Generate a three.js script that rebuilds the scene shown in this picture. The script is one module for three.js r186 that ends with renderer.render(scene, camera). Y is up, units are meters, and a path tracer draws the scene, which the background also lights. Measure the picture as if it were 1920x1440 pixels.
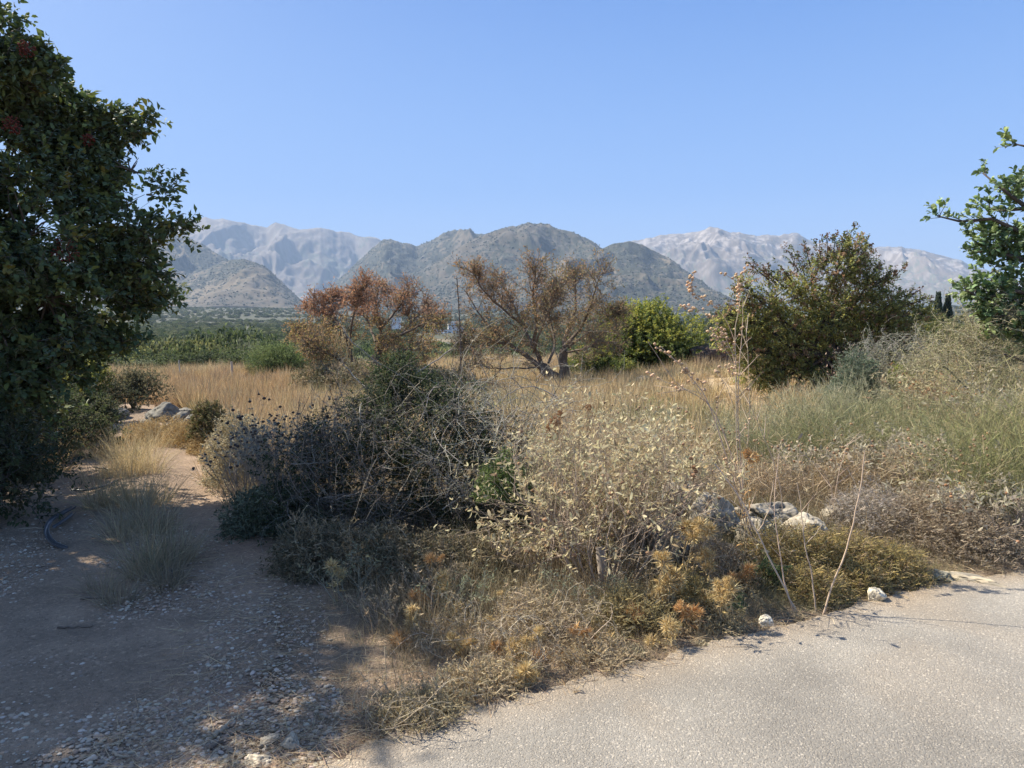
import * as THREE from 'three';

// ===================================================================== camera, sky, sun, exposure
const F = 1397, HORIZON = 620, EYE = 1.6;                 // the photograph's focal length and horizon row (1920 x 1440)
const PITCH = Math.atan((720 - HORIZON) / F);
const scene = new THREE.Scene();
const camera = new THREE.PerspectiveCamera(2 * Math.atan(720 / F) * 180 / Math.PI, 4 / 3, 0.05, 40000);
camera.position.set(0, EYE, 0);
camera.rotation.x = -PITCH;
const renderer = new THREE.WebGLRenderer({ antialias: true });
renderer.toneMapping = THREE.LinearToneMapping;
renderer.toneMappingExposure = 2.05;
renderer.shadowMap.enabled = true;

const SUN = new THREE.Vector3(-0.87 * Math.cos(0.77), Math.sin(0.77), -0.49 * Math.cos(0.77)).normalize();
{
  const w = 512, h = 256, px = new Float32Array(w * h * 4);
  const mix = (a, b, t) => a.map((v, i) => v + (b[i] - v) * t);
  for (let j = 0; j < h; j++) for (let i = 0; i < w; i++) {
    const el = ((j + 0.5) / h - 0.5) * Math.PI, az = ((i + 0.5) / w - 0.5) * 2 * Math.PI;
    const y = Math.sin(el), x = Math.cos(el) * Math.cos(az), z = Math.cos(el) * Math.sin(az);
    const e = Math.max(0, el) * 180 / Math.PI;
    let c = mix([0.285, 0.405, 0.60], [0.15, 0.275, 0.525], Math.min(1, e / 10));
    c = mix(c, [0.052, 0.146, 0.39], Math.min(1, Math.max(0, (e - 9) / 17)));
    c = mix(c, [0.06, 0.108, 0.225], Math.min(1, Math.max(0, (e - 30) / 50)));
    const s = Math.max(0, x * SUN.x + y * SUN.y + z * SUN.z), glow = 0.10 * Math.pow(s, 3) + 0.25 * Math.pow(s, 12) + 0.5 * Math.pow(s, 60);
    if (el < 0) c = [0.14, 0.125, 0.1];
    else c = [c[0] + glow, c[1] + glow * 0.93, c[2] + glow * 0.78];
    px.set([c[0], c[1], c[2], 1], (j * w + i) * 4);
  }
  const sky = new THREE.DataTexture(px, w, h, THREE.RGBAFormat, THREE.FloatType);
  sky.mapping = THREE.EquirectangularReflectionMapping;
  sky.magFilter = THREE.LinearFilter; sky.minFilter = THREE.LinearFilter;
  sky.colorSpace = THREE.LinearSRGBColorSpace; sky.needsUpdate = true;
  scene.background = sky; scene.environment = sky;
}
const sun = new THREE.DirectionalLight(new THREE.Color().setRGB(1, 0.91, 0.77), 5);
sun.position.copy(SUN).multiplyScalar(60); sun.target.position.set(0, 0, -8);
sun.castShadow = true; sun.shadow.mapSize.set(4096, 4096);
Object.assign(sun.shadow.camera, { left: -30, right: 30, top: 30, bottom: -30, near: 1, far: 140 });
scene.add(sun, sun.target);
scene.fog = new THREE.FogExp2(new THREE.Color().setRGB(0.55, 0.74, 1.0), 8.5e-5);

// ===================================================================== small maths
const R = (seed) => { let a = seed >>> 0 || 1; return () => { a = (a + 0x6D2B79F5) | 0; let t = Math.imul(a ^ (a >>> 15), 1 | a); t = (t + Math.imul(t ^ (t >>> 7), 61 | t)) ^ t; return ((t ^ (t >>> 14)) >>> 0) / 4294967296; }; };
const add = (a, b) => [a[0] + b[0], a[1] + b[1], a[2] + b[2]], sub = (a, b) => [a[0] - b[0], a[1] - b[1], a[2] - b[2]];
const mul = (a, k) => [a[0] * k, a[1] * k, a[2] * k], mad = (a, b, k) => [a[0] + b[0] * k, a[1] + b[1] * k, a[2] + b[2] * k];
const dot = (a, b) => a[0] * b[0] + a[1] * b[1] + a[2] * b[2], len = (a) => Math.hypot(a[0], a[1], a[2]);
const nrm = (a) => { const l = len(a) || 1; return [a[0] / l, a[1] / l, a[2] / l]; };
const cross = (a, b) => [a[1] * b[2] - a[2] * b[1], a[2] * b[0] - a[0] * b[2], a[0] * b[1] - a[1] * b[0]];
const lerp = (a, b, t) => a + (b - a) * t, mix3 = (a, b, t) => [lerp(a[0], b[0], t), lerp(a[1], b[1], t), lerp(a[2], b[2], t)];
const clamp = (v, a = 0, b = 1) => Math.min(b, Math.max(a, v)), smooth = (a, b, v) => { const t = clamp((v - a) / (b - a)); return t * t * (3 - 2 * t); };
const UPV = [0, 1, 0];
const sph = (r) => { const u = r() * 2 - 1, a = r() * 6.28318, s = Math.sqrt(1 - u * u); return [s * Math.cos(a), u, s * Math.sin(a)]; };
const perp = (d, r) => nrm(cross(d, mad(sph(r), d, 0.01)));
const tint = (c, r, k = 0.25, hue = 0.06) => { const b = 1 + (r() * 2 - 1) * k; return [c[0] * b * (1 + (r() * 2 - 1) * hue), c[1] * b, c[2] * b * (1 + (r() * 2 - 1) * hue)]; };
const pick = (list, r) => list[Math.min(list.length - 1, Math.floor(r() * list.length))];
const hash2 = (x, y, s) => { let h = Math.imul(x, 374761393) ^ Math.imul(y, 668265263) ^ Math.imul(s, 1274126177); h = Math.imul(h ^ (h >>> 13), 1274126177); return ((h ^ (h >>> 16)) >>> 0) / 4294967296; };
function n2(x, y, s = 0) { const xi = Math.floor(x), yi = Math.floor(y), u = x - xi, v = y - yi, a = u * u * (3 - 2 * u), b = v * v * (3 - 2 * v); return lerp(lerp(hash2(xi, yi, s), hash2(xi + 1, yi, s), a), lerp(hash2(xi, yi + 1, s), hash2(xi + 1, yi + 1, s), a), b); }
function n3(x, y, z, s = 0) { const k = Math.floor(z), f = z - k, t = f * f * (3 - 2 * f); return lerp(n2(x, y, s + k * 131), n2(x, y, s + (k + 1) * 131), t); }
function fbm(x, y, o = 4, s = 0) { let a = 0.5, t = 0, n = 0; for (let i = 0; i < o; i++) { t += a * n2(x, y, s + i * 17); n += a; a *= 0.5; x = x * 2.03 + 7.1; y = y * 2.03 + 3.7; } return t / n; }
function fbm3(x, y, z, o = 4, s = 0) { let a = 0.5, t = 0, n = 0; for (let i = 0; i < o; i++) { t += a * n3(x, y, z, s + i * 17); n += a; a *= 0.5; x = x * 2.03 + 7.1; y = y * 2.03 + 3.7; z = z * 2.03 + 1.3; } return t / n; }
function ridged(x, y, o = 4, s = 0) { let a = 0.5, t = 0, n = 0; for (let i = 0; i < o; i++) { t += a * (1 - Math.abs(2 * n2(x, y, s + i * 29) - 1)); n += a; a *= 0.5; x = x * 2.07 + 5.3; y = y * 2.07 + 9.1; } return t / n; }

// a ray through a spot of the photograph, used only to lay the place out
const ray = (X, Y) => { const x = (X - 960) / F, y = (720 - Y) / F, c = Math.cos(PITCH), s = Math.sin(PITCH); return [x, y * c - s, -c - y * s]; };
const at = (X, Y, d) => { const q = ray(X, Y), k = d / -q[2]; return [q[0] * k, EYE + q[1] * k, q[2] * k]; };
const gp = (X, Y, y = 0) => { const q = ray(X, Y), k = (y - EYE) / q[1]; return [q[0] * k, y, q[2] * k]; };
const profile = (pts, x) => { if (x <= pts[0][0]) return pts[0][1]; for (let i = 1; i < pts.length; i++) if (x <= pts[i][0]) { const t = (x - pts[i - 1][0]) / (pts[i][0] - pts[i - 1][0]); return lerp(pts[i - 1][1], pts[i][1], t); } return pts[pts.length - 1][1]; };

// ===================================================================== mesh builder and object helpers
class Build {
  constructor() { this.P = []; this.C = []; this.I = []; this.n = 0; }
  v(p, c) { this.P.push(p[0], p[1], p[2]); this.C.push(c[0], c[1], c[2]); return this.n++; }
  t(a, b, c) { this.I.push(a, b, c); }
  stick(a, b, r0, r1, c, sides = 3) {                     // a straight thin twig
    const d = nrm(sub(b, a)), u = nrm(cross(d, Math.abs(d[1]) > 0.9 ? [1, 0, 0] : UPV)), w = cross(d, u), s0 = this.n;
    for (let i = 0; i < sides; i++) { const k = i / sides * 6.28318, q = add(mul(u, Math.cos(k)), mul(w, Math.sin(k))); this.v(mad(a, q, r0), c); this.v(mad(b, q, r1), c); }
    for (let i = 0; i < sides; i++) { const j = (i + 1) % sides, A = s0 + 2 * i, D = s0 + 2 * j; this.t(A, D, A + 1); this.t(D, D + 1, A + 1); }
  }
  sliver(a, b, k, c) { const d = sub(b, a), s = nrm(cross(d, Math.abs(d[1]) > Math.abs(d[0]) ? [0.6, 0.1, 0.8] : [0.2, 0.8, 0.6])); this.t(this.v(mad(a, s, -k), c), this.v(mad(a, s, k), c), this.v(b, c)); }
  ribbon(a, b, r0, r1, c) { const d = sub(b, a), s = nrm(cross(d, Math.abs(d[1]) > Math.abs(d[0]) ? [0.6, 0.1, 0.8] : [0.2, 0.8, 0.6])), p = this.v(mad(a, s, -r0), c), q = this.v(mad(a, s, r0), c), u = this.v(mad(b, s, -r1), c), w = this.v(mad(b, s, r1), c); this.t(p, q, w); this.t(p, w, u); }
  tube(path, r0, r1, c, sides = 6, rough = 0, seed = 1) {  // a curved tapering limb
    let u = null; const s0 = this.n, m = path.length;
    for (let k = 0; k < m; k++) {
      const d = nrm(sub(path[Math.min(k + 1, m - 1)], path[Math.max(k - 1, 0)]));
      u = u ? nrm(mad(u, d, -dot(u, d))) : nrm(cross(d, Math.abs(d[1]) > 0.9 ? [1, 0, 0] : UPV));
      const w = cross(d, u), r = Array.isArray(r0) ? r0[k] : lerp(r0, r1, k / (m - 1));
      for (let i = 0; i < sides; i++) {
        const a = i / sides * 6.28318, q = rough ? 1 + rough * (n3(i * 1.7, k * 0.45, 0.5, seed) * 2 - 1) : 1, b = rough ? 0.75 + 0.5 * n3(i * 0.9, k * 0.8, 3, seed) : 1;
        this.v(mad(path[k], add(mul(u, Math.cos(a)), mul(w, Math.sin(a))), r * q), typeof c === 'function' ? c(k / (m - 1)) : mul(c, b));
      }
    }
    for (let k = 0; k < m - 1; k++) for (let i = 0; i < sides; i++) { const j = (i + 1) % sides, A = s0 + k * sides + i, D = s0 + k * sides + j; this.t(A, D, A + sides); this.t(D, D + sides, A + sides); }
    const e = this.v(path[m - 1], typeof c === 'function' ? c(1) : c); for (let i = 0; i < sides; i++) this.t(s0 + (m - 1) * sides + i, s0 + (m - 1) * sides + (i + 1) % sides, e);
  }
  leaf(p, d, side, L, w, c, fold = 0.25) {                 // a folded pointed leaf, two faces
    const up = cross(side, d), m = mad(p, d, L * 0.45), a = this.v(p, c), b = this.v(mad(mad(m, side, w / 2), up, w * fold), c), e = this.v(mad(mad(p, d, L), up, -L * 0.08), c), f = this.v(mad(mad(m, side, -w / 2), up, w * fold), c);
    this.t(a, b, e); this.t(a, e, f);
  }
  oval(p, d, side, L, w, c, fold = 0.22) {                 // a rounder leaf, four faces
    const up = cross(side, d), q = (l, s, u) => this.v(mad(mad(mad(p, d, L * l), side, w * s), up, w * u), c);
    const a = q(0, 0, 0), b = q(0.35, 0.5, fold), e = q(0.75, 0.42, fold), f = q(1, 0, -0.15), g = q(0.75, -0.42, fold), h = q(0.35, -0.5, fold);
    this.t(a, b, h); this.t(b, e, g); this.t(b, g, h); this.t(e, f, g);
  }
  blade(p, d, L, w, sag, c, r, segs = 2) {                 // a thin bending strip
    const s = perp(d, r); let q = p, dir = d, a = this.v(mad(q, s, -w / 2), c), b = this.v(mad(q, s, w / 2), c);
    for (let k = 1; k <= segs; k++) {
      dir = nrm(mad(dir, [0, -1, 0], sag / segs)); q = mad(q, dir, L / segs);
      if (k === segs) { const e = this.v(q, c); this.t(a, b, e); return q; }
      const h = w / 2 * (1 - 0.6 * k / segs), a2 = this.v(mad(q, s, -h), c), b2 = this.v(mad(q, s, h), c); this.t(a, b, b2); this.t(a, b2, a2); a = a2; b = b2;
    }
    return q;
  }
  ball(p, r, c, squash = 1) {
    const s0 = this.n, V = [[0, 1, 0], [1, 0, 0], [0, 0, 1], [-1, 0, 0], [0, 0, -1], [0, -1, 0], [.6, .55, .6], [-.6, .55, .6], [-.6, .55, -.6], [.6, .55, -.6], [.6, -.55, .6], [-.6, -.55, .6], [-.6, -.55, -.6], [.6, -.55, -.6]];
    for (const q of V) this.v([p[0] + q[0] * r, p[1] + q[1] * r * squash, p[2] + q[2] * r], c);
    const f = [[0, 7, 6], [0, 8, 7], [0, 9, 8], [0, 6, 9], [6, 2, 10], [6, 7, 2], [7, 11, 2], [2, 11, 10], [7, 3, 11], [7, 8, 3], [8, 12, 3], [3, 12, 11], [8, 4, 12], [8, 9, 4], [9, 13, 4], [4, 13, 12], [9, 1, 13], [9, 6, 1], [6, 10, 1], [1, 10, 13], [5, 10, 11], [5, 11, 12], [5, 12, 13], [5, 13, 10]];
    for (const t of f) this.t(s0 + t[0], s0 + t[1], s0 + t[2]);
  }
  geo() {
    const g = new THREE.BufferGeometry();
    g.setAttribute('position', new THREE.BufferAttribute(new Float32Array(this.P), 3)); g.setAttribute('color', new THREE.BufferAttribute(new Float32Array(this.C), 3));
    g.setIndex(new THREE.BufferAttribute(new Uint32Array(this.I), 1)); g.computeVertexNormals(); tally += this.I.length / 3; return g;
  }
  put(name, material, parent) { const m = new THREE.Mesh(this.geo(), material); m.name = parent ? name : numbered(name); m.castShadow = m.receiveShadow = true; (parent || scene).add(m); return m; }
}
let tally = 0;
const names = {};
const numbered = (n) => { const k = names[n] = (names[n] ?? -1) + 1; return k ? n + '_' + String(k).padStart(3, '0') : n; };
function tag(o, label, category, group) { o.userData.label = label; o.userData.category = category; if (group) o.userData.group = group; return o; }
function thing(name, label, category, p = [0, 0, 0], group) { const o = new THREE.Group(); o.name = numbered(name); o.position.set(...p); scene.add(o); return tag(o, label, category, group); }
function struct(o, kind = 'structure') { o.userData.kind = kind; return o; }
function copies(name, geo, mat, mats, cols, parent = scene) {
  const m = new THREE.InstancedMesh(geo, mat, mats.length), M = new THREE.Matrix4();
  m.name = parent === scene ? numbered(name) : name; m.castShadow = m.receiveShadow = true;
  mats.forEach((q, i) => m.setMatrixAt(i, q)); cols.forEach((c, i) => m.setColorAt(i, new THREE.Color().setRGB(...c)));
  parent.add(m); m.userData.kind = 'stuff'; return m;
}
const place = (p, yaw, s, tilt = 0, tiltDir = 0) => new THREE.Matrix4().compose(new THREE.Vector3(...p), new THREE.Quaternion().setFromEuler(new THREE.Euler(tilt * Math.cos(tiltDir), yaw, tilt * Math.sin(tiltDir), 'XZY')), Array.isArray(s) ? new THREE.Vector3(...s) : new THREE.Vector3(s, s, s));

const std = (o) => new THREE.MeshStandardMaterial({ roughness: 0.9, vertexColors: true, side: THREE.DoubleSide, ...o });
const leafy = (o) => new THREE.MeshPhysicalMaterial({ roughness: 1, vertexColors: true, side: THREE.DoubleSide, transmission: 0.5, thickness: 0, specularIntensity: 0.4, ...o });
const M = {
  earth: std({ roughness: 0.97 }), rock: std({ roughness: 0.92 }), bark: std({ roughness: 0.95 }), twig: std({ roughness: 0.9 }), dry: leafy({ transmission: 0.25 }),
  leaf: leafy({}), bright: leafy({ transmission: 0.6 }), gloss: leafy({ transmission: 0.38, roughness: 0.8, specularIntensity: 0.9 }), grass: leafy({ transmission: 0.3 }), far: std({ roughness: 1 }),
  pipe: std({ roughness: 0.28 }), wall: new THREE.MeshStandardMaterial({ color: new THREE.Color().setRGB(0.78, 0.77, 0.74), roughness: 0.9 }), shade: new THREE.MeshStandardMaterial({ color: new THREE.Color().setRGB(0.08, 0.09, 0.1), roughness: 0.5 }),
  tile: new THREE.MeshStandardMaterial({ color: new THREE.Color().setRGB(0.36, 0.17, 0.1), roughness: 0.9 }),
};

// ===================================================================== the land
const ROAD = [[-400, 1800], [300, 1545], [560, 1452], [800, 1358], [1000, 1298], [1250, 1232], [1450, 1178], [1700, 1112], [1920, 1070]].map(([X, Y]) => gp(X, Y));
{ const a = ROAD[ROAD.length - 2], b = ROAD[ROAD.length - 1], d = nrm(sub(b, a)); ROAD.push(mad(b, d, 3), mad(b, d, 9), mad(b, d, 24)); const e = nrm(sub(ROAD[0], ROAD[2])); ROAD.unshift(mad(ROAD[0], e, 20)); }
function roadSide(x, z) {                                  // metres inside (+) or outside (-) of the road's far edge
  let best = 1e9, sign = -1;
  for (let i = 1; i < ROAD.length; i++) {
    const a = ROAD[i - 1], b = ROAD[i], dx = b[0] - a[0], dz = b[2] - a[2], t = clamp(((x - a[0]) * dx + (z - a[2]) * dz) / (dx * dx + dz * dz)), px = a[0] + dx * t, pz = a[2] + dz * t, d = Math.hypot(x - px, z - pz);
    if (d < best) { best = d; sign = dx * (z - pz) - dz * (x - px) > 0 ? 1 : -1; }
  }
  return best * sign;
}
const TRACK = [[-2.5, -1.6, 1.7], [-2.6, -2.7, 1.85], [-2.75, -4, 1.6], [-3.3, -6, 1.28], [-4.05, -8, 1.05], [-4.75, -9.6, 1.0], [-5.7, -12, 0.95], [-7.4, -14.6, 0.95], [-10.5, -17, 0.95], [-16, -19.5, 0.95]];
function trackAt(x, z) { let best = 1e9, w = 1, u = 0; for (let i = 1; i < TRACK.length; i++) { const a = TRACK[i - 1], b = TRACK[i], dx = b[0] - a[0], dz = b[1] - a[1], t = clamp(((x - a[0]) * dx + (z - a[1]) * dz) / (dx * dx + dz * dz)), ex = x - a[0] - dx * t, ez = z - a[1] - dz * t, d = Math.hypot(ex, ez); if (d < best) { best = d; w = lerp(a[2], b[2], t); u = (dx * ez - dz * ex > 0 ? 1 : -1) * d; } } return [u, w]; }
function H(x, z) {
  const d = -z, r = Math.hypot(x, z), left = smooth(0.05, -0.25, x / Math.max(4, d));
  let h = 0;
  h += (fbm(x * 0.35, z * 0.35, 3, 3) - 0.5) * 0.14 * smooth(3.5, 8, r);
  h += 0.35 * smooth(2.6, 6, x) * smooth(4.5, 8, d) * smooth(60, 20, d) * smooth(-6, 6, d);      // the bank on the right
  h += 0.12 * smooth(4.6, 6, d) * smooth(0.2, 1.5, x) * smooth(30, 12, d);
  const drop = smooth(lerp(42, 27, left), 95, r);
  h -= drop * 5.6;
  h += smooth(150, 1200, r) * 9 + smooth(700, 3600, r) * 92 + drop * (fbm(x * 0.02, z * 0.02, 3, 9) - 0.5) * 3 * smooth(40, 140, r);
  if (d < 0) h -= 0;
  return h;
}
const onRoad = (x, z) => smooth(-0.02, 0.1, roadSide(x, z));
const spot = (X, d) => { const p = at(X, HORIZON, d); return [p[0], H(p[0], p[2]), p[2]]; };
const foot = (X, Y) => { const p = gp(X, Y); for (let i = 0; i < 6; i++) { const q = gp(X, Y, H(p[0], p[2])); p[0] = q[0]; p[1] = q[1]; p[2] = q[2]; } return p; };

// fine grain of the surfaces (values round 1, tiling)
function tileTexture(size, fn, srgb = true) { const d = new Uint8Array(size * size * 4); for (let j = 0; j < size; j++) for (let i = 0; i < size; i++) { const c = fn(i, j); d.set([clamp(c[0]) * 255, clamp(c[1]) * 255, clamp(c[2]) * 255, 255], (j * size + i) * 4); } const t = new THREE.DataTexture(d, size, size); t.wrapS = t.wrapT = THREE.RepeatWrapping; t.magFilter = THREE.LinearFilter; t.colorSpace = srgb ? THREE.SRGBColorSpace : THREE.NoColorSpace; t.needsUpdate = true; return t; }
const enc = (v) => v <= 0.0031308 ? v * 12.92 : 1.055 * Math.pow(v, 1 / 2.4) - 0.055;
function stones(size, list, r, shade) {                    // irregular pebbles stamped on a wrapping field: height and tone
  const h = new Float32Array(size * size), c = new Float32Array(size * size).fill(-1);
  for (const [count, r0, r1] of list) for (let k = 0; k < count; k++) {
    const cx = r() * size, cy = r() * size, a = r() * 6.28, rr = lerp(r0, r1, Math.pow(r(), 1.5)), e = 0.6 + 0.4 * r(), tone = shade(r), ph = r() * 6.28, n = Math.ceil(rr * 1.4), lift = 0.5 + 0.5 * r();
    for (let y = -n; y <= n; y++) for (let x = -n; x <= n; x++) {
      const u = (x * Math.cos(a) + y * Math.sin(a)) / rr, v = (-x * Math.sin(a) + y * Math.cos(a)) / (rr * e), g = Math.atan2(v, u), q = Math.hypot(u, v) / (1 + 0.14 * Math.sin(3 * g + ph) + 0.1 * Math.sin(5 * g + ph * 2));
      if (q > 1) continue;
      const i = ((Math.floor(cy + y) + size) % size) * size + (Math.floor(cx + x) + size) % size, hh = Math.min(1, (1 - q) * 2.2) * lift; if (hh >= h[i] * 0.8) { h[i] = hh; c[i] = tone; }
    }
  }
  return [h, c];
}
const wrapNoise = (i, j, size, cell, s) => { const n = size / cell, x = i / cell, y = j / cell, xi = Math.floor(x), yi = Math.floor(y), u = x - xi, v = y - yi, f = (a, b) => hash2(((a % n) + n) % n, ((b % n) + n) % n, s); return lerp(lerp(f(xi, yi), f(xi + 1, yi), u), lerp(f(xi, yi + 1), f(xi + 1, yi + 1), u), v); };
const bumpOf = (size, h) => tileTexture(size, (i, j) => { const v = h(i, j); return [v, v, v]; }, false);
{
  // worn asphalt: pale limestone chips in greyed bitumen
  const S = 2048, r = R(11), [h, c] = stones(S, [[9000, 3, 6], [15000, 4, 8], [6000, 6, 12]], r, (q) => { const v = 0.27 + 0.26 * Math.pow(q(), 1.5); return v; });
  const map = tileTexture(S, (i, j) => { const k = j * S + i, n = wrapNoise(i, j, S, 4, 1), m = wrapNoise(i, j, S, 64, 2) * 0.5 + wrapNoise(i, j, S, 256, 5) * 0.5, base = 0.21 + 0.10 * n + 0.05 * m, v = c[k] < 0 ? base : lerp(base, c[k] * (0.82 + 0.3 * n), Math.min(1, h[k] * 2.6)), w = c[k] < 0 ? 0.02 : 0.05; return [enc(v * (1 + w)), enc(v), enc(v * (0.96 - w))]; });
  const bump = bumpOf(S, (i, j) => 0.25 * wrapNoise(i, j, S, 4, 1) + 0.7 * h[j * S + i]);
  M.road = new THREE.MeshStandardMaterial({ map, bumpMap: bump, bumpScale: 0.004, roughness: 0.93, vertexColors: true });
}
{
  const S = 1024, r = R(12), [h, c] = stones(S, [[5000, 2, 4], [1500, 4, 8], [220, 8, 15]], r, (q) => 0.75 + 0.9 * q());
  const map = tileTexture(S, (i, j) => { const k = j * S + i, n = wrapNoise(i, j, S, 2, 1) * 0.5 + wrapNoise(i, j, S, 16, 2) * 0.5, m = wrapNoise(i, j, S, 128, 3), v = (0.28 + 0.3 * n + 0.16 * m) * (c[k] < 0 ? 1 : c[k]); return [enc(v), enc(v), enc(v)]; });
  const bump = bumpOf(S, (i, j) => 0.3 * wrapNoise(i, j, S, 4, 1) + 0.3 * wrapNoise(i, j, S, 32, 4) + 0.5 * h[j * S + i]);
  M.ground = new THREE.MeshStandardMaterial({ map, bumpMap: bump, bumpScale: 0.012, roughness: 0.98, vertexColors: true });
}
const SOIL = [0.58, 0.415, 0.28], GREY = [0.44, 0.335, 0.235], LITTER = [0.36, 0.27, 0.18], STRAW = [0.80, 0.60, 0.34];  // GREY: stony gravel tone, darkened for the shade over the track mouth
function sheet(name, rows, cols, fn, mat, uvScale) {       // fn(i, j) -> [point, colour]
  const P = [], C = [], U = [], I = [];
  for (let j = 0; j <= rows; j++) for (let i = 0; i <= cols; i++) { const [p, c] = fn(i / cols, j / rows, i, j); P.push(...p); C.push(...c); U.push(p[0] / uvScale, p[2] / uvScale); }
  for (let j = 0; j < rows; j++) for (let i = 0; i < cols; i++) { const a = j * (cols + 1) + i, b = a + 1, d = a + cols + 1; I.push(a, d, b, b, d, d + 1); }
  const g = new THREE.BufferGeometry(); g.setAttribute('position', new THREE.BufferAttribute(new Float32Array(P), 3)); g.setAttribute('color', new THREE.BufferAttribute(new Float32Array(C), 3)); g.setAttribute('uv', new THREE.BufferAttribute(new Float32Array(U), 2)); g.setIndex(I); g.computeVertexNormals(); tally += I.length / 3;
  const m = new THREE.Mesh(g, mat); m.name = numbered(name); m.receiveShadow = m.castShadow = true; scene.add(m); return m;
}
// the open ground, one sheet round the camera out to behind the mountains
{
  const A = []; for (let i = 0; i <= 240; i++) A.push(-0.8 + 1.6 * i / 240); for (let i = 1; i <= 60; i++) A.push(0.8 + (6.283185 - 1.6) * i / 60);
  const n = A.length - 1, rows = 250;
  struct(sheet('ground', rows, n, (u, v, i, j) => {
    const r = j === 0 ? 0.02 : 0.6 * Math.pow(12500 / 0.6, (j - 1) / (rows - 1)), x = Math.sin(A[i]) * r, z = -Math.cos(A[i]) * r;
    let y = H(x, z); const rs = r < 60 ? roadSide(x, z) : -9, [tu, tw] = r < 40 ? trackAt(x, z) : [9, 1];
    y -= 0.06 * smooth(0.0, 0.12, rs) + 0.04 * smooth(tw * 0.95, tw * 0.7, Math.abs(tu));
    const m = fbm(x * 0.5, z * 0.5, 4, 21), f = fbm(x * 0.12, z * 0.12, 3, 31), g = fbm(x * 2.3, z * 2.3, 3, 41);
    let c = mix3(LITTER, SOIL, smooth(0.45, 0.7, m) * 0.6); c = mix3(c, mix3(STRAW, SOIL, smooth(0.4, 0.6, f)), smooth(9, 14, r) * 0.9);
    c = mul(c, 0.75 + 0.5 * g);
    const far = smooth(30, 80, r); if (far > 0) { const t = fbm(x * 0.008, z * 0.012, 4, 51), q = smooth(0.5, 0.62, t); c = mix3(c, mix3([0.13, 0.135, 0.075], [0.46, 0.36, 0.22], q * lerp(0.8, 0.25, smooth(300, 1200, r))), far); }
    return [[x, y, z], c];
  }, M.ground, 1.3));
}
// the dirt track, worn into two ruts
{
  const rows = 260, n = 44, pts = TRACK.map((t) => new THREE.Vector3(t[0], t[2], t[1])), curve = new THREE.CatmullRomCurve3(pts, false, 'centripetal');
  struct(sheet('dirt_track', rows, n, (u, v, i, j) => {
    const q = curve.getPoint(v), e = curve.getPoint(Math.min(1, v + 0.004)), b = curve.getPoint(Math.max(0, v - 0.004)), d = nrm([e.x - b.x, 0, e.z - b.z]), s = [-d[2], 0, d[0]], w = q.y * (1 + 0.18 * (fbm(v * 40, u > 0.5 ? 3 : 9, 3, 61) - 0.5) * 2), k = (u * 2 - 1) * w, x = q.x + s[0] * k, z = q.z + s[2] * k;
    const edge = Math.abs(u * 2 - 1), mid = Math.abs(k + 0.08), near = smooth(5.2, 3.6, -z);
    let y = H(x, z) + 0.004 - 0.05 * smooth(0.86, 1, edge) - 0.035 * Math.exp(-Math.pow((Math.abs(k) - 0.55) / 0.3, 2)) * (1 - near) + (fbm(x * 2.2, z * 2.2, 3, 71) - 0.5) * 0.03;
    const a = fbm(x * 1.4, z * 1.4, 4, 81), g = fbm(x * 6, z * 6, 3, 91);
    let c = mix3(SOIL, GREY, clamp(near * 0.75 + smooth(0.45, 0.65, a) * 0.5)); c = mix3(c, [0.56, 0.36, 0.24], smooth(0.58, 0.7, fbm(x * 0.9 + 4, z * 0.9, 3, 95)) * 0.8); c = mix3(c, LITTER, smooth(0.75, 1, edge) * 0.5 + (1 - near) * 0.4 * Math.exp(-mid * mid / 0.05));  // near end: stony grey, its colour also darkened to stand for tree shade
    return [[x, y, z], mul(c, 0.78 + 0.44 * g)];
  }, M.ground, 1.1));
}
// the worn asphalt road
{
  const curve = new THREE.CatmullRomCurve3(ROAD.slice(1, -1).map((p) => new THREE.Vector3(...p)), false, 'centripetal'), rows = 1000, n = 34;
  struct(sheet('road', rows, n, (u, v, i, j) => {
    const q = curve.getPoint(v), e = curve.getPoint(Math.min(1, v + 0.004)), b = curve.getPoint(Math.max(0, v - 0.004)), d = nrm([e.x - b.x, 0, e.z - b.z]), s = [-d[2], 0, d[0]], jag = 0.06 * (fbm(v * 95, 1, 4, 5) - 0.5) * 2 + 0.012 * (fbm(v * 330, 4, 2, 6) - 0.5), k = i === 0 ? jag - 0.02 : jag * (1 - u) + u * u * 5.2, x = q.x + s[0] * k, z = q.z + s[2] * k;
    const a = fbm(x * 0.9, z * 0.9, 4, 101), g = fbm(x * 3.1, z * 3.1, 3, 111), t = 0.92 + 0.75 * (a - 0.5) + 0.3 * (g - 0.5) - 0.12 * smooth(0.56, 0.66, fbm(x * 0.5 + 9, z * 0.5, 4, 119)), dust = smooth(0.35, 0, k + 0.1 * (g - 0.5)) * 0.6;
    return [[x, (i === 0 ? -0.05 : 0.012 + 0.02 * smooth(0.02, 0.6, k)) + (a - 0.5) * 0.012, z], mul(mix3([t, t * 0.945, t * 0.855], [1.0, 0.80, 0.58], dust + 0.3 * smooth(0.55, 0.72, fbm(x * 1.7, z * 1.7, 4, 117)) * smooth(1.4, 0.2, k)), 1.0)];
  }, M.road, 1.3));
}

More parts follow.
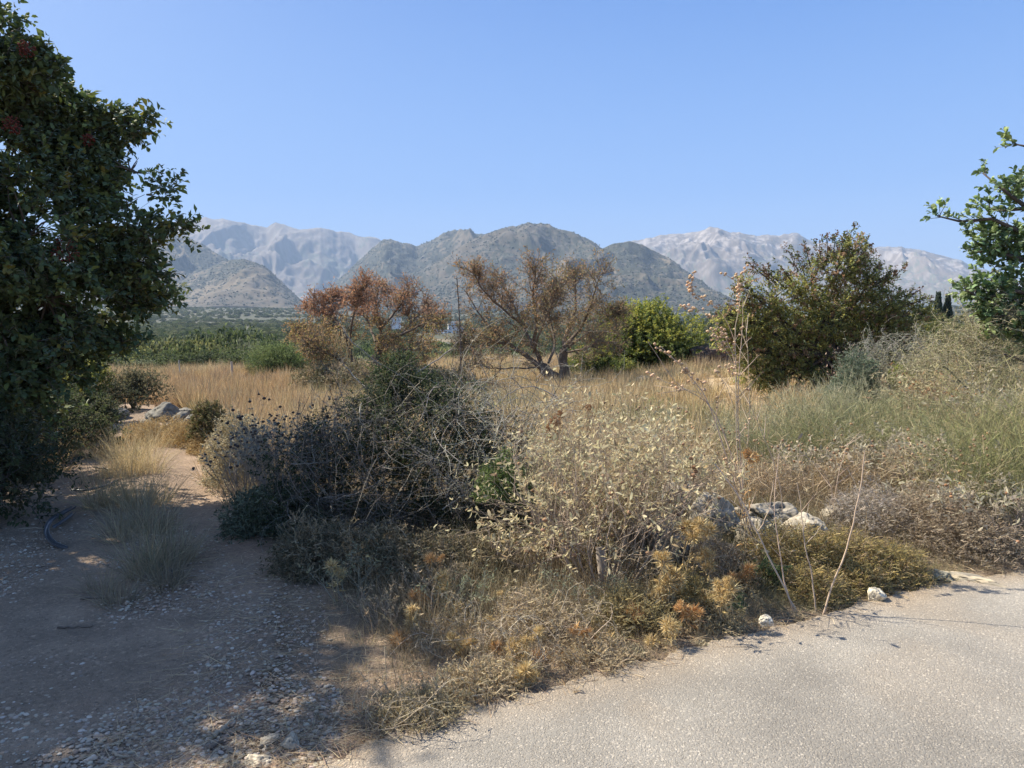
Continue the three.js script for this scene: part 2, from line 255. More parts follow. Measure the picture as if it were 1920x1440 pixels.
// ===================================================================== mountains and hills
function mountain(name, prof, o) {
  const X0 = prof[0][0], X1 = prof[prof.length - 1][0], step = o.step ?? 1.5, n = Math.ceil((X1 - X0) / step), rows = o.rows ?? 115, back = 8, s = o.seed;
  const P = [], C = [], I = [];
  for (let i = 0; i <= n; i++) {
    const X = lerp(X0, X1, i / n), jag = (fbm(X * 0.06, s, 4, s) - 0.5) * (o.jag ?? 6) + (ridged(X * 0.02, s + 3, 4, s) - 0.6) * (o.jag ?? 6) * 0.6;
    const wob = 1 + 0.10 * (fbm(X * 0.012, 2, 3, s + 8) - 0.5), D1 = o.far * wob, D0 = o.near, crest = at(X, profile(prof, X) + jag, D1), base = at(X, HORIZON, D0), hb = o.base ?? 60;
    for (let j = 0; j <= rows + back; j++) {
      if (j > rows) { const k = (j - rows) / back, q = [crest[0] * (1 + 0.12 * k), lerp(crest[1], 0, k), crest[2] * (1 + 0.12 * k)]; P.push(...q); C.push(0.2, 0.19, 0.15); continue; }
      const t = j / rows, d = lerp(-base[2], -crest[2], t), x = lerp(base[0], crest[0], t), f = lerp(t, t * t * (1.6 - 0.6 * t), o.curve ?? 0.5), w = Math.pow(4 * t * (1 - t), 0.8);
      const L = o.size, wx = (fbm(x / L, d / L, 3, s + 40) - 0.5) * 1.2, ga = ridged(x / L + wx, d / L * 0.42 + wx * 0.5, 5, s + 50), gb = ridged(x / L * 3.1 + wx, d / L * 1.5, 4, s + 60);
      const hill = Math.max(0, crest[1] - hb), q = hb + hill * f + hill * w * ((ga - 0.55) * (o.amp ?? 0.5) + (gb - 0.55) * 0.16);
      P.push(x, q - (t < 0.03 ? 30 : 0), -d);
      const u = fbm(x / o.patch, d / o.patch * 0.8, 4, s + 70), v = n2(x / o.dot, d / o.dot, s + 80) * 0.65 + n2(x / o.dot * 2.3, d / o.dot * 2.3, s + 90) * 0.35, big = fbm(x / L * 0.9, d / L * 0.7, 3, s + 100), rk = fbm(x / o.dot * 0.45, d / o.dot * 0.8, 4, s + 110);
      let c = mix3(o.soil, o.soil2, smooth(0.4, 0.62, big));
      c = mix3(c, o.rock, smooth(0.5, 0.66, rk) * lerp(o.rockLow, o.rockHigh, smooth(0.2, 0.9, t)));
      const dens = o.scrub + 0.55 * (u - 0.5) + (o.scrubBand ?? 0) * (0.5 - t) + 0.5 * (0.55 - ga);
      c = mix3(c, o.green, smooth(0.06, -0.06, v - dens) * 0.95);
      const k = 0.85 + 0.3 * n2(x / o.dot * 3, d / o.dot * 3, s + 120); C.push(c[0] * k, c[1] * k, c[2] * k);
    }
  }
  if (o.bushes) {                                          // scrub and small trees standing on the slope
    const r = R(s + 900), q = [], cs = [], st = rows + back + 1;
    for (let tries = 0; q.length < o.bushes && tries < o.bushes * 9; tries++) { const i = Math.floor(r() * n), j = Math.floor(rows * Math.pow(r(), 0.8)), k = i * st + j, k2 = k + st + (j < rows - 1 ? 1 : 0), f = r(), x = lerp(P[k * 3], P[k2 * 3], f), y = lerp(P[k * 3 + 1], P[k2 * 3 + 1], f), z = lerp(P[k * 3 + 2], P[k2 * 3 + 2], f); if (C[k * 3] > 0.10 && r() < 0.9) continue; const w = (2.0 + 3.6 * r() * r()) * (o.bush ?? 1); q.push(place([x, y + w * 0.25, z], r() * 6, [w, w * (0.7 + 0.5 * r()), w])); const t = 0.6 + 0.8 * r(); cs.push([0.062 * t, 0.070 * t, 0.045 * t]); }
    const ball = new Build(); ball.ball([0, 0, 0], 1, [1, 1, 1]); tag(copies('hill_scrub', ball.geo(), M.far, q, cs), o.bushLabel, 'scrub');
  }
  const m = rows + back + 1; for (let i = 0; i < n; i++) for (let j = 0; j < m - 1; j++) { const a = i * m + j, b = a + m; I.push(a, b, a + 1, b, b + 1, a + 1); }
  const g = new THREE.BufferGeometry(); g.setAttribute('position', new THREE.BufferAttribute(new Float32Array(P), 3)); g.setAttribute('color', new THREE.BufferAttribute(new Float32Array(C), 3)); g.setIndex(I); g.computeVertexNormals(); tally += I.length / 3;
  const me = new THREE.Mesh(g, M.far); me.name = numbered(name); me.castShadow = me.receiveShadow = true; scene.add(me); return struct(me);
}
const PALE = { soil: [0.155, 0.132, 0.115], soil2: [0.19, 0.16, 0.14], rock: [0.27, 0.24, 0.215], green: [0.13, 0.14, 0.11] }, HILL = { soil: [0.085, 0.072, 0.05], soil2: [0.13, 0.105, 0.07], rock: [0.17, 0.15, 0.125], green: [0.035, 0.041, 0.027] };
mountain('mountain', [[150, 470], [230, 438], [300, 425], [340, 416], [385, 408], [430, 413], [480, 420], [500, 426], [516, 418], [560, 429], [600, 426], [650, 436], [710, 449], [760, 470], [850, 520], [960, 570]], { ...PALE, step: 2, rows: 100, far: 9000, near: 6300, base: 150, seed: 3, size: 900, patch: 700, dot: 40, scrub: 0.36, scrubBand: 0.3, rockLow: 0.3, rockHigh: 0.7, amp: 0.5, jag: 7 });
mountain('mountain', [[1020, 540], [1100, 480], [1140, 463], [1180, 454], [1240, 441], [1290, 437], [1340, 426], [1370, 436], [1420, 441], [1465, 443], [1490, 441], [1530, 454], [1600, 461], [1650, 465], [1690, 462], [1720, 469], [1760, 479], [1800, 489], [1850, 507], [1960, 540], [2100, 600]], { ...PALE, rock: [0.36, 0.32, 0.285], soil2: [0.19, 0.16, 0.135], soil: [0.14, 0.118, 0.1], step: 2, rows: 100, far: 8000, near: 5000, base: 130, seed: 17, size: 800, patch: 600, dot: 34, scrub: 0.43, scrubBand: 0.6, rockLow: 0.25, rockHigh: 1, amp: 0.55, jag: 8 });
mountain('hill', [[60, 470], [200, 425], [300, 432], [345, 444], [375, 456], [400, 470], [425, 485], [480, 530], [540, 590]], { ...HILL, soil2: [0.165, 0.13, 0.082], far: 5200, near: 3900, base: 95, seed: 23, bushes: 4000, bush: 1.5, bushLabel: 'dark scrub on the back hill at left', size: 620, patch: 420, dot: 24, scrub: 0.56, rockLow: 0.1, rockHigh: 0.35, amp: 0.4, jag: 5 });
mountain('hill', [[560, 585], [620, 535], [660, 500], [700, 462], [718, 449], [732, 447], [752, 455], [780, 461], [815, 449], [850, 439], [880, 436], [920, 439], [990, 460], [1060, 520], [1120, 585]], { ...HILL, far: 5400, near: 3300, base: 88, seed: 37, bushes: 4500, bush: 1.4, bushLabel: 'dark scrub on the double topped hill behind the rusty almond', size: 640, patch: 420, dot: 22, scrub: 0.62, rockLow: 0.1, rockHigh: 0.4, amp: 0.72, jag: 6 });
mountain('hill', [[180, 600], [260, 570], [330, 532], [380, 507], [410, 494], [432, 487], [455, 485], [480, 492], [510, 510], [540, 540], [565, 562], [600, 590], [640, 610]], { ...HILL, soil2: [0.165, 0.13, 0.082], far: 4000, near: 3000, base: 84, seed: 41, bushes: 2200, bush: 1.15, bushLabel: 'dark scrub on the rounded front hill at left', size: 520, patch: 380, dot: 19, scrub: 0.52, rockLow: 0.2, rockHigh: 0.4, amp: 0.42, jag: 4 });
mountain('hill', [[500, 600], [600, 572], [660, 552], [740, 532], [800, 500], [850, 475], [890, 453], [930, 437], [968, 426], [988, 421], [1010, 424], [1030, 425], [1050, 436], [1090, 450], [1130, 472], [1180, 500], [1250, 532], [1330, 565], [1420, 600]], { ...HILL, step: 1.8, soil2: [0.165, 0.13, 0.082], far: 4300, near: 2500, base: 62, seed: 58, bushes: 8000, bush: 1.15, bushLabel: 'dark scrub on the tall central hill', size: 700, patch: 330, dot: 18, scrub: 0.6, scrubBand: 0.1, rockLow: 0.1, rockHigh: 0.35, amp: 0.72, jag: 6 });
mountain('hill', [[1000, 560], [1060, 505], [1110, 472], [1150, 458], [1180, 453], [1205, 458], [1250, 483], [1300, 517], [1350, 550], [1400, 580], [1460, 600], [1700, 606], [1960, 612]], { ...HILL, step: 2.2, soil2: [0.165, 0.13, 0.082], far: 3700, near: 2300, base: 58, seed: 63, bushes: 8000, bushLabel: 'dark scrub on the hill right of the central one', size: 480, patch: 300, dot: 17, scrub: 0.64, rockLow: 0.1, rockHigh: 0.35, amp: 0.75, jag: 6 });

// ===================================================================== the white village
{
  const r = R(77), list = [[822, 638, 9, 5], [836, 640, 8, 6], [846, 634, 6, 9], [851, 624, 5, 6], [858, 632, 8, 5], [790, 640, 7, 4], [872, 641, 7, 6], [892, 632, 7, 4], [742, 613, 6, 3.4]];
  list.forEach(([X, Y, w, h], i) => {
    const p = at(X, Y - 9, 640 + 30 * (i % 4)), g = thing('village_house', ['leftmost low white house of the far village', 'broad white house in the village, second from its left', 'tall narrow white house in the middle of the far village', 'small white house highest in the far village', 'low white house right of the tall one in the village', 'small white house seen through the rusty almond tree, outside the village', 'white house at the right end of the far village', 'pale house right of the village behind the almond branches', 'lone white house on the slope above the village'][i], 'house', p);
    g.rotation.y = (r() - 0.5) * 0.8;
    const box = (n, sx, sy, sz, x, y, z, m) => { const b = new THREE.Mesh(new THREE.BoxGeometry(sx, sy, sz), m); b.name = n; b.position.set(x, y, z); b.castShadow = b.receiveShadow = true; g.add(b); };
    box('wall', w, h + 6, 7, 0, h / 2 - 3, 0, M.wall); box('roof', w + 0.5, 0.35, 7.5, 0, h + 0.18, 0, i % 3 === 1 ? M.tile : M.wall);
    for (const k of [-0.27, 0.27]) { box('window', 1.1, 1.3, 0.2, w * k, h - 1.7, 3.46, M.shade); if (h > 5) box('window', 1.1, 1.3, 0.2, w * k, h - 4.4, 3.46, M.shade); }
  });
}

// ===================================================================== trees
// leaf sprays spread through the lobes of a crown, carried by limbs from the trunk
function spray(w, l, p, d, o, r, c) {
  const L = o.spray * (0.6 + 0.8 * r()), e = mad(p, d, L); if (w) w.stick(p, e, o.twig ?? 0.004, 0.0015, o.bark, 3);
  for (let k = 0; k < o.leaves; k++) {
    const t = 0.15 + 0.85 * (k + r()) / o.leaves, q = mad(p, d, L * t), s = perp(d, r), dir = nrm(add(mad(mul(s, 0.9), d, 0.55), [0, o.lift ?? 0, 0])), side = nrm(cross(dir, add(UPV, mul(sph(r), 0.7))));
    l[o.round && (o.full ?? 1) ? 'oval' : 'leaf'](q, dir, side, o.L * (0.65 + 0.7 * r()), o.W * (0.7 + 0.6 * r()), tint(c, r, 0.28), 0.2);
  }
}
function crown(w, l, o, r) {
  for (const b of o.lobes) {
    const [C, S, n] = b, rad = Array.isArray(S) ? S : [S, S * 0.85, S];
    if (o.fork && w) { const f = pick(o.fork, r), mid = add(mix3(f, C, 0.5), [(r() - .5) * .3, -rad[1] * 0.15, (r() - .5) * .3]), path = []; for (let k = 0; k <= 8; k++) { const t = k / 8; path.push(add(mix3(mix3(f, mid, t), mix3(mid, C, t), t), mul(sph(r), 0.02 * (o.scale ?? 1)))); } const lr = (o.limb ?? 0.05) * Math.min(1, rad[0] / (o.limbFull ?? 0.3)); w.tube(path, lr, lr * 0.3, o.bark, 5); }
    for (let k = 0; k < (rad[0] < 0.15 ? 2 : o.arms ?? 10) && w; k++) { const u = sph(r), q = add(C, [u[0] * rad[0] * 0.85, u[1] * rad[1] * 0.85, u[2] * rad[2] * 0.85]), m = add(mix3(C, q, 0.5), mul(sph(r), 0.06 * rad[0])); w.tube([C, m, q], Math.min((o.limb ?? 0.05) * 0.3, rad[0] * 0.04 + 0.003), 0.003, o.bark, 4); }
    for (let k = 0; k < n; k++) {
      const u = sph(r), t = Math.pow(r(), o.shell ?? 0.45), p = add(C, [u[0] * rad[0] * t, u[1] * rad[1] * t, u[2] * rad[2] * t]);
      if (o.clear !== undefined && p[1] < o.clear) continue;
      if (rad[0] > 0.12 && fbm3(p[0] * o.gap, p[1] * o.gap, p[2] * o.gap, 2, o.seed) < (o.thin ?? 0.42)) continue;
      const d = nrm(add(add(mul(u, 0.8), mul(sph(r), 0.75)), [0, o.rise ?? 0.25, 0]));
      spray(o.twigs && r() < o.twigs ? w : null, l, p, d, o.thrift && t < 0.72 ? o.thrift : o, r, o.color(p, t, u, r));
    }
  }
}

// ---- the big dark tree on the left
{
  const r = R(101), d = 7, base = spot(-140, 7.4), L = (X, Y, rr, n, dz = d) => [at(X - 30 * smooth(60, 250, X), Y, dz), rr * (rr < 0.3 ? 0.95 : 0.9), n];
  const t = thing('large_tree', 'large dark leafy tree filling the left edge beside the dirt track', 'tree');
  const w = new Build(), l = new Build(), bark = [0.12, 0.095, 0.075];
  const lobes = [
    L(-30, 60, 0.3, 300, 6.6), L(22, 60, 0.15, 100, 6.6), L(20, 140, 0.24, 230, 6.6), L(75, 118, 0.13, 80, 6.7), L(95, 145, 0.07, 24, 6.7), L(-90, 140, 0.55, 600), L(35, 250, 0.42, 520), L(-60, 300, 0.85, 1200), L(128, 232, 0.18, 150, 7.2), L(130, 185, 0.08, 34, 7.2), L(195, 250, 0.2, 180, 7.2), L(182, 208, 0.08, 30, 7.2), L(262, 240, 0.14, 80, 7.2), L(295, 232, 0.07, 22, 7.2),
    L(100, 340, 0.52, 760), L(205, 335, 0.32, 360, 7.1), L(275, 320, 0.2, 150, 7.1), L(305, 365, 0.14, 76, 7), L(340, 355, 0.07, 20, 7), L(165, 440, 0.5, 720), L(262, 425, 0.24, 210, 7), L(318, 440, 0.12, 50, 7), L(366, 430, 0.075, 22, 7), L(290, 490, 0.17, 100, 7), L(325, 520, 0.08, 24, 7),
    L(45, 450, 0.78, 1150, 6.6), L(90, 560, 0.7, 980, 6.8), L(200, 530, 0.38, 420, 7), L(275, 560, 0.2, 140, 7.2), L(318, 555, 0.1, 40, 7.4), L(342, 548, 0.07, 18, 7.4), L(0, 620, 0.8, 1200, 6.6), L(150, 630, 0.36, 400, 7), L(222, 610, 0.2, 150, 7.1), L(260, 640, 0.1, 40, 7.1), L(75, 690, 0.4, 460, 6.9), L(-40, 760, 0.75, 900, 6.9),
  ], beyond = [   // unseen crown left of the frame, lobes added and shaped to shade the track
    [[-6.6, 3.2, -6.6], 1.1, 420], [[-7.6, 3.2, -5.6], 1.3, 460], [[-6.6, 2.4, -7.6], 1.1, 300], [[-6.7, 5.2, -6.0], 0.9, 420], [[-7.4, 4.6, -7.0], 1.0, 260], [[-5.9, 3.4, -5.0], 0.95, 500], [[-6.0, 5.0, -5.2], 0.9, 480], [[-6.4, 4.5, -4.4], 0.9, 480], [[-5.4, 3.7, -4.6], 0.6, 300], [[-5.2, 2.2, -5.0], 0.55, 200], [[-7.0, 1.4, -5.6], 1.0, 240], [[-7.2, 5.6, -5.2], 0.9, 300], [[-5.6, 4.9, -6.0], 0.7, 420], [[-5.15, 3.7, -6.6], 0.55, 300], [[-5.6, 4.2, -5.6], 0.8, 420],
  ];
  const forks = [[-5.7, 1.2, -7.1], [-6.0, 1.6, -6.7], [-5.5, 1.9, -7.0]];
  const path = []; for (let k = 0; k <= 10; k++) path.push([base[0] + 0.15 * Math.sin(k * 0.7), base[1] - 0.1 + k * 0.2, base[2] + 0.04 * k]);
  w.tube(path, 0.19, 0.11, bark, 10, 0.2, 5);
  for (const f of forks) w.tube([path[4], mix3(path[6], f, 0.6), f], 0.11, 0.07, bark, 7, 0.15, 8);
  const look = { lobes, fork: forks, limb: 0.05, limbFull: 0.8, arms: 7, bark, spray: 0.17, leaves: 9, L: 0.058, W: 0.036, round: true, gap: 3.4, thin: 0.52, shell: 0.6, twigs: 0.6, rise: 0.15, seed: 4,
    color: (p, k, u, r) => { const y = r(); return y < 0.03 ? [0.26, 0.24, 0.05] : y < 0.3 ? [0.17, 0.22, 0.06] : [0.085, 0.13, 0.045]; } };
  look.thrift = { ...look, full: 0, leaves: 7, L: 0.075, W: 0.05 }; crown(w, l, look, r); crown(w, l, { ...look, thrift: null, full: 0, thin: 0.44, lobes: beyond, arms: 4, spray: 0.3, L: 0.11, W: 0.07 }, r);
  w.put('trunk', M.bark, t); l.put('crown', M.gloss, t);
  for (const [X, Y, z, k] of [[122, 470, 6.35, 0.11], [50, 92, 6.4, 0.07], [22, 235, 6.3, 0.08], [165, 262, 6.9, 0.06]]) {
    const s = new Build(), c = at(X, Y, z); for (let i = 0; i < 90; i++) { const q = add(c, mul(sph(r), k * Math.cbrt(r()))); s.stick(mix3(c, q, 0.4), q, 0.0012, 0.001, [0.13, 0.05, 0.035], 3); s.ball(q, 0.006 + 0.003 * r(), tint([0.19, 0.05, 0.035], r)); } s.put('berry_cluster', M.dry, t);
  }
}
// ---- the leafy branches reaching in from the right edge
{
  const r = R(103), t = thing('carob_tree', 'glossy green tree reaching into the frame from the right edge', 'tree'), w = new Build(), l = new Build(), bark = [0.1, 0.08, 0.065], d = 8.5;
  const root = spot(2060, 9), top = at(2010, 520, 8.7);
  w.tube([root, mix3(root, top, 0.5), top], 0.13, 0.08, bark, 9, 0.2, 3);
  const limbs = [[[2000, 500], [1925, 440], [1860, 410], [1800, 415], [1757, 405]], [[2010, 450], [1920, 385], [1880, 355], [1843, 325]], [[2000, 420], [1925, 390], [1875, 395], [1850, 388]], [[2010, 300], [1950, 280], [1903, 270]], [[2000, 520], [1900, 480], [1850, 470], [1820, 475]], [[2000, 560], [1900, 545], [1840, 560], [1815, 545]], [[2000, 560], [1900, 590], [1860, 595]], [[2010, 380], [1960, 350], [1915, 350]]];
  const O = { bark, spray: 0.13, leaves: 9, L: 0.062, W: 0.04, round: true, lift: 0.3, twig: 0.004 }, col = () => tint(r() < 0.35 ? [0.27, 0.36, 0.12] : [0.145, 0.225, 0.085], r, 0.2);
  for (const b of limbs) {
    const path = b.map(([X, Y], i) => at(X, Y, d + 0.15 * Math.sin(i * 2 + X))); w.tube(path, 0.035, 0.007, bark, 5);
    for (let k = 1; k < path.length; k++) for (let i = 0; i < (k === path.length - 1 ? 5 : 9); i++) { const q = mix3(path[k - 1], path[k], k === path.length - 1 ? 0.75 + 0.25 * r() : r()), dir = nrm(add(mad(sph(r), [0, 1, 0], 0.6), nrm(sub(path[k], path[k - 1])))), e = mad(q, dir, 0.12 * r()); w.stick(q, e, 0.005, 0.003, bark); spray(w, l, e, dir, O, r, col()); }
  }
  const S = (X, Y, rr, n) => [at(X, Y, d), rr, n];
  crown(w, l, { ...O, lobes: [S(1880, 455, 0.22, 60), S(1845, 440, 0.13, 26), S(1900, 500, 0.25, 80), S(1860, 510, 0.14, 30), S(1830, 545, 0.13, 30), S(1880, 560, 0.28, 56), S(1935, 560, 0.36, 80), S(1945, 430, 0.26, 50), S(1875, 605, 0.2, 40), S(1850, 590, 0.15, 26), S(1940, 620, 0.35, 90), S(1915, 350, 0.12, 24), S(2020, 500, 0.6, 260), S(2060, 350, 0.45, 140), S(2000, 620, 0.45, 120)], arms: 6, limb: 0.03, gap: 4, thin: 0.35, shell: 0.5, twigs: 1, rise: 0.4, seed: 9, color: col }, r);
  w.put('trunk', M.bark, t); l.put('crown', M.gloss, t);
}
// ---- the round bush with brown shoots
{
  const r = R(105), d = 14, t = thing('hawthorn_tree', 'broad rounded tree with brown tinged olive leaves standing in the field at right', 'tree'), w = new Build(), l = new Build(), bark = [0.075, 0.06, 0.05];
  const L = (X, Y, rr, n, z = d) => [at(X, Y, z), [rr, rr * 0.9, rr * 0.9], n], base = spot(1545, d);
  const lobes = [L(1570, 510, 0.42, 420), L(1520, 530, 0.45, 420), L(1630, 530, 0.42, 380), L(1450, 560, 0.45, 420), L(1550, 590, 0.62, 800), L(1640, 590, 0.5, 560), L(1695, 590, 0.42, 380), L(1420, 600, 0.42, 380), L(1480, 640, 0.52, 560), L(1570, 650, 0.5, 420), L(1660, 640, 0.5, 480), L(1410, 655, 0.36, 260), L(1470, 690, 0.38, 300), L(1710, 630, 0.36, 260), L(1380, 620, 0.3, 180), L(1600, 470, 0.26, 150), L(1450, 715, 0.26, 160), L(1560, 600, 0.7, 500, 14.7), L(1640, 690, 0.42, 300), L(1560, 700, 0.42, 300), L(1500, 710, 0.4, 260), L(1600, 720, 0.35, 200), L(1690, 690, 0.36, 240), L(1420, 700, 0.34, 200), L(1400, 540, 0.22, 90), L(1370, 590, 0.22, 90), L(1362, 640, 0.22, 110), L(1730, 595, 0.2, 100), L(1720, 660, 0.26, 140), L(1355, 600, 0.12, 40)];
  const forks = [[base[0] - 0.25, base[1] + 0.5, base[2]], [base[0] + 0.2, base[1] + 0.55, base[2]], [base[0], base[1] + 0.7, base[2] + 0.1]];
  for (const f of forks) w.tube([base, mix3(base, f, 0.5), f], 0.1, 0.07, bark, 7, 0.2, 2);
  const color = (p, k, u, r) => { const h = clamp((p[1] - 0.8) / 2.4); return r() < 0.08 + 0.28 * h * k ? tint([0.4, 0.26, 0.16], r) : r() < 0.55 ? [0.4, 0.39, 0.115] : [0.24, 0.28, 0.09]; };
  crown(w, l, { lobes, fork: forks, limb: 0.045, arms: 9, bark, spray: 0.17, leaves: 11, L: 0.042, W: 0.03, gap: 3, thin: 0.38, shell: 0.5, twigs: 0.6, rise: 0.35, seed: 14, color }, r);
  for (const [X, Y] of [[1567, 440], [1598, 430], [1536, 448], [1400, 490], [1477, 468], [1510, 462], [1625, 455], [1655, 492], [1700, 500], [1725, 545], [1745, 560], [1735, 585], [1440, 510], [1420, 500], [1380, 540], [1585, 445], [1552, 450], [1640, 470], [1680, 505], [1350, 575], [1365, 560], [1495, 480], [1460, 495]]) {
    const e = at(X, Y, d + (r() - 0.5) * 0.8), m = mix3(e, [base[0], 1.7, base[2]], 0.28); w.tube([m, mix3(m, e, 0.5), e], 0.012, 0.003, bark, 4);
    for (let k = 0; k < 20; k++) { const q = mix3(m, e, r()); spray(null, l, add(q, mul(sph(r), 0.07)), nrm(add(nrm(sub(e, m)), mul(sph(r), 0.8))), { spray: 0.12, leaves: 9, L: 0.042, W: 0.03 }, r, r() < 0.5 ? [0.17, 0.10, 0.055] : [0.11, 0.13, 0.04]); }
  }
  w.put('trunk', M.bark, t); l.put('crown', M.bright, t);
}
// ---- almond trees: guided limbs, then twigs and sparse rusty leaves
function twiggy(w, l, path, o, r) {
  w.tube(path, o.r0, o.r1, o.bark, 6, 0.12, Math.floor(r() * 99));
  const n = path.length;
  for (let k = 0; k < o.n; k++) {
    const t = Math.pow(r(), 0.6), f = Math.min(n - 1.001, t * (n - 1)), i = Math.floor(f), p = mix3(path[i], path[i + 1], f - i), ax = nrm(sub(path[i + 1], path[i])), dir = nrm(add(add(mul(ax, 0.7), mul(perp(ax, r), 0.8)), [0, 0.25, 0])), L = o.len * (0.5 + 0.7 * r()) * (1.1 - 0.4 * t);
    const pts = [p]; let d = dir; for (let j = 0; j < 4; j++) { d = nrm(add(d, mul(sph(r), 0.3))); pts.push(mad(pts[j], d, L / 4)); }
    w.tube(pts, o.r1 * 0.6 + 0.004, 0.003, o.bark, 4);
    for (let j = 0; j < o.m; j++) {
      const u = 0.25 + 0.75 * r(), g = Math.min(3.999, u * 4), q = mix3(pts[Math.floor(g)], pts[Math.floor(g) + 1], g % 1), d2 = nrm(add(add(mul(d, 0.6), mul(sph(r), 0.8)), [0, 0.2, 0])), e = mad(q, d2, o.len * 0.45 * (0.5 + r())); w.stick(q, e, 0.005, 0.003, o.bark);
      for (let s = 0; s < 3; s++) { const b = mix3(q, e, 0.3 + 0.7 * r()), d3 = nrm(add(d2, mul(sph(r), 0.9))), c = mad(b, d3, o.len * 0.22 * (0.5 + r())); w.ribbon(b, c, 0.0028, 0.0018, mul(o.bark, 1.5)); for (let v = 0; v < o.leaves; v++) if (r() < o.dense(c)) { const y = mix3(b, c, r()), d4 = nrm(add(d3, mul(sph(r), 1))); l.leaf(y, d4, perp(d4, r), 0.068 * (0.6 + 0.7 * r()), 0.027, tint(o.color(y, r), r, 0.3)); } }
    }
  }
}
function almond(label, d, seed, base, limbs, o) {
  const r = R(seed), t = thing('almond_tree', label, 'tree', [0, 0, 0], 'gnarled almond trees in the dry field'), w = new Build(), l = new Build(), bark = [0.155, 0.122, 0.094];
  for (const b of limbs) {
    const pts = b.p.map(([X, Y, z = 0]) => at(X, Y, d + z)); if (b.root) pts[0][1] = H(pts[0][0], pts[0][2]) - 0.1;
    const c = new THREE.CatmullRomCurve3(pts.map((q) => new THREE.Vector3(...q))), m = 12, path = []; for (let k = 0; k <= m; k++) { const q = c.getPoint(k / m), j = mul(sph(r), 0.02); path.push([q.x + j[0], q.y + j[1], q.z + j[2]]); }
    if (b.root) w.tube(path, b.r0, b.r1, bark, 10, 0.28, 7); else twiggy(w, l, path, { ...o, bark, r0: (b.r0 ?? 0.06) * 0.72, r1: b.r1 ?? 0.012, n: b.n ?? o.n, dense: (q) => o.dense(q) * (b.dense ?? 1) }, r);
  }
  w.put('trunk', M.bark, t); l.put('crown', M.leaf, t);
}
almond('gnarled almond tree with the dark leaning trunk and nearly bare crown in mid field', 21, 201, 0, [
  { root: 1, p: [[1052, 735], [1045, 715], [1030, 700], [1015, 690]], r0: 0.25, r1: 0.14 }, { root: 1, p: [[1050, 730], [1058, 705], [1056, 680], [1058, 655]], r0: 0.18, r1: 0.11 },
  { p: [[1018, 692], [985, 665], [955, 645, .3], [925, 620, .5], [900, 592, .6], [872, 545, .8]], r0: 0.12 }, { p: [[955, 645, .3], [920, 640], [895, 650, -.4], [868, 640, -.6]], r0: 0.06 }, { p: [[1020, 692], [1000, 650], [980, 610, .4], [955, 560, .8], [935, 520, 1]], r0: 0.11 },
  { p: [[985, 615, .4], [950, 585, .2], [915, 555], [885, 510, -.3]], r0: 0.06 }, { p: [[1000, 650], [1005, 600, -.5], [1000, 550, -.8], [1005, 500, -1]], r0: 0.08 }, { p: [[1058, 658], [1060, 630, .4], [1075, 595, .6], [1080, 555, .8], [1075, 508, 1]], r0: 0.10 },
  { p: [[1058, 650], [1085, 620], [1105, 580, -.5], [1125, 515, -.7]], r0: 0.09 }, { p: [[1065, 650], [1095, 630], [1130, 605, .4], [1160, 590, .8]], r0: 0.07 }, { p: [[1060, 660], [1090, 655, -.6], [1120, 645, -1], [1150, 640, -1.2]], r0: 0.05 }, { p: [[1000, 660], [1010, 630, -1], [1030, 580, -1.4], [1050, 530, -1.6]], r0: 0.06 }, { p: [[1010, 690], [960, 690, -.6], [920, 690, -1], [890, 680, -1.2]], r0: 0.04, n: 10 },
  { p: [[1030, 680], [1040, 640, 1], [1030, 590, 1.5], [1040, 545, 1.9]], r0: 0.06 }], { n: 22, m: 14, len: 0.64, leaves: 4, dense: (q) => 0.2 + 0.5 * fbm3(q[0] * 1.3, q[1] * 1.3, q[2] * 1.3, 2, 3), color: (q, r) => { const x = q[0] < 0.8 && q[1] > 2.2; return r() < (x ? 0.62 : 0.25) ? [0.4, 0.24, 0.13] : r() < 0.6 ? [0.34, 0.26, 0.14] : [0.26, 0.24, 0.1]; } });
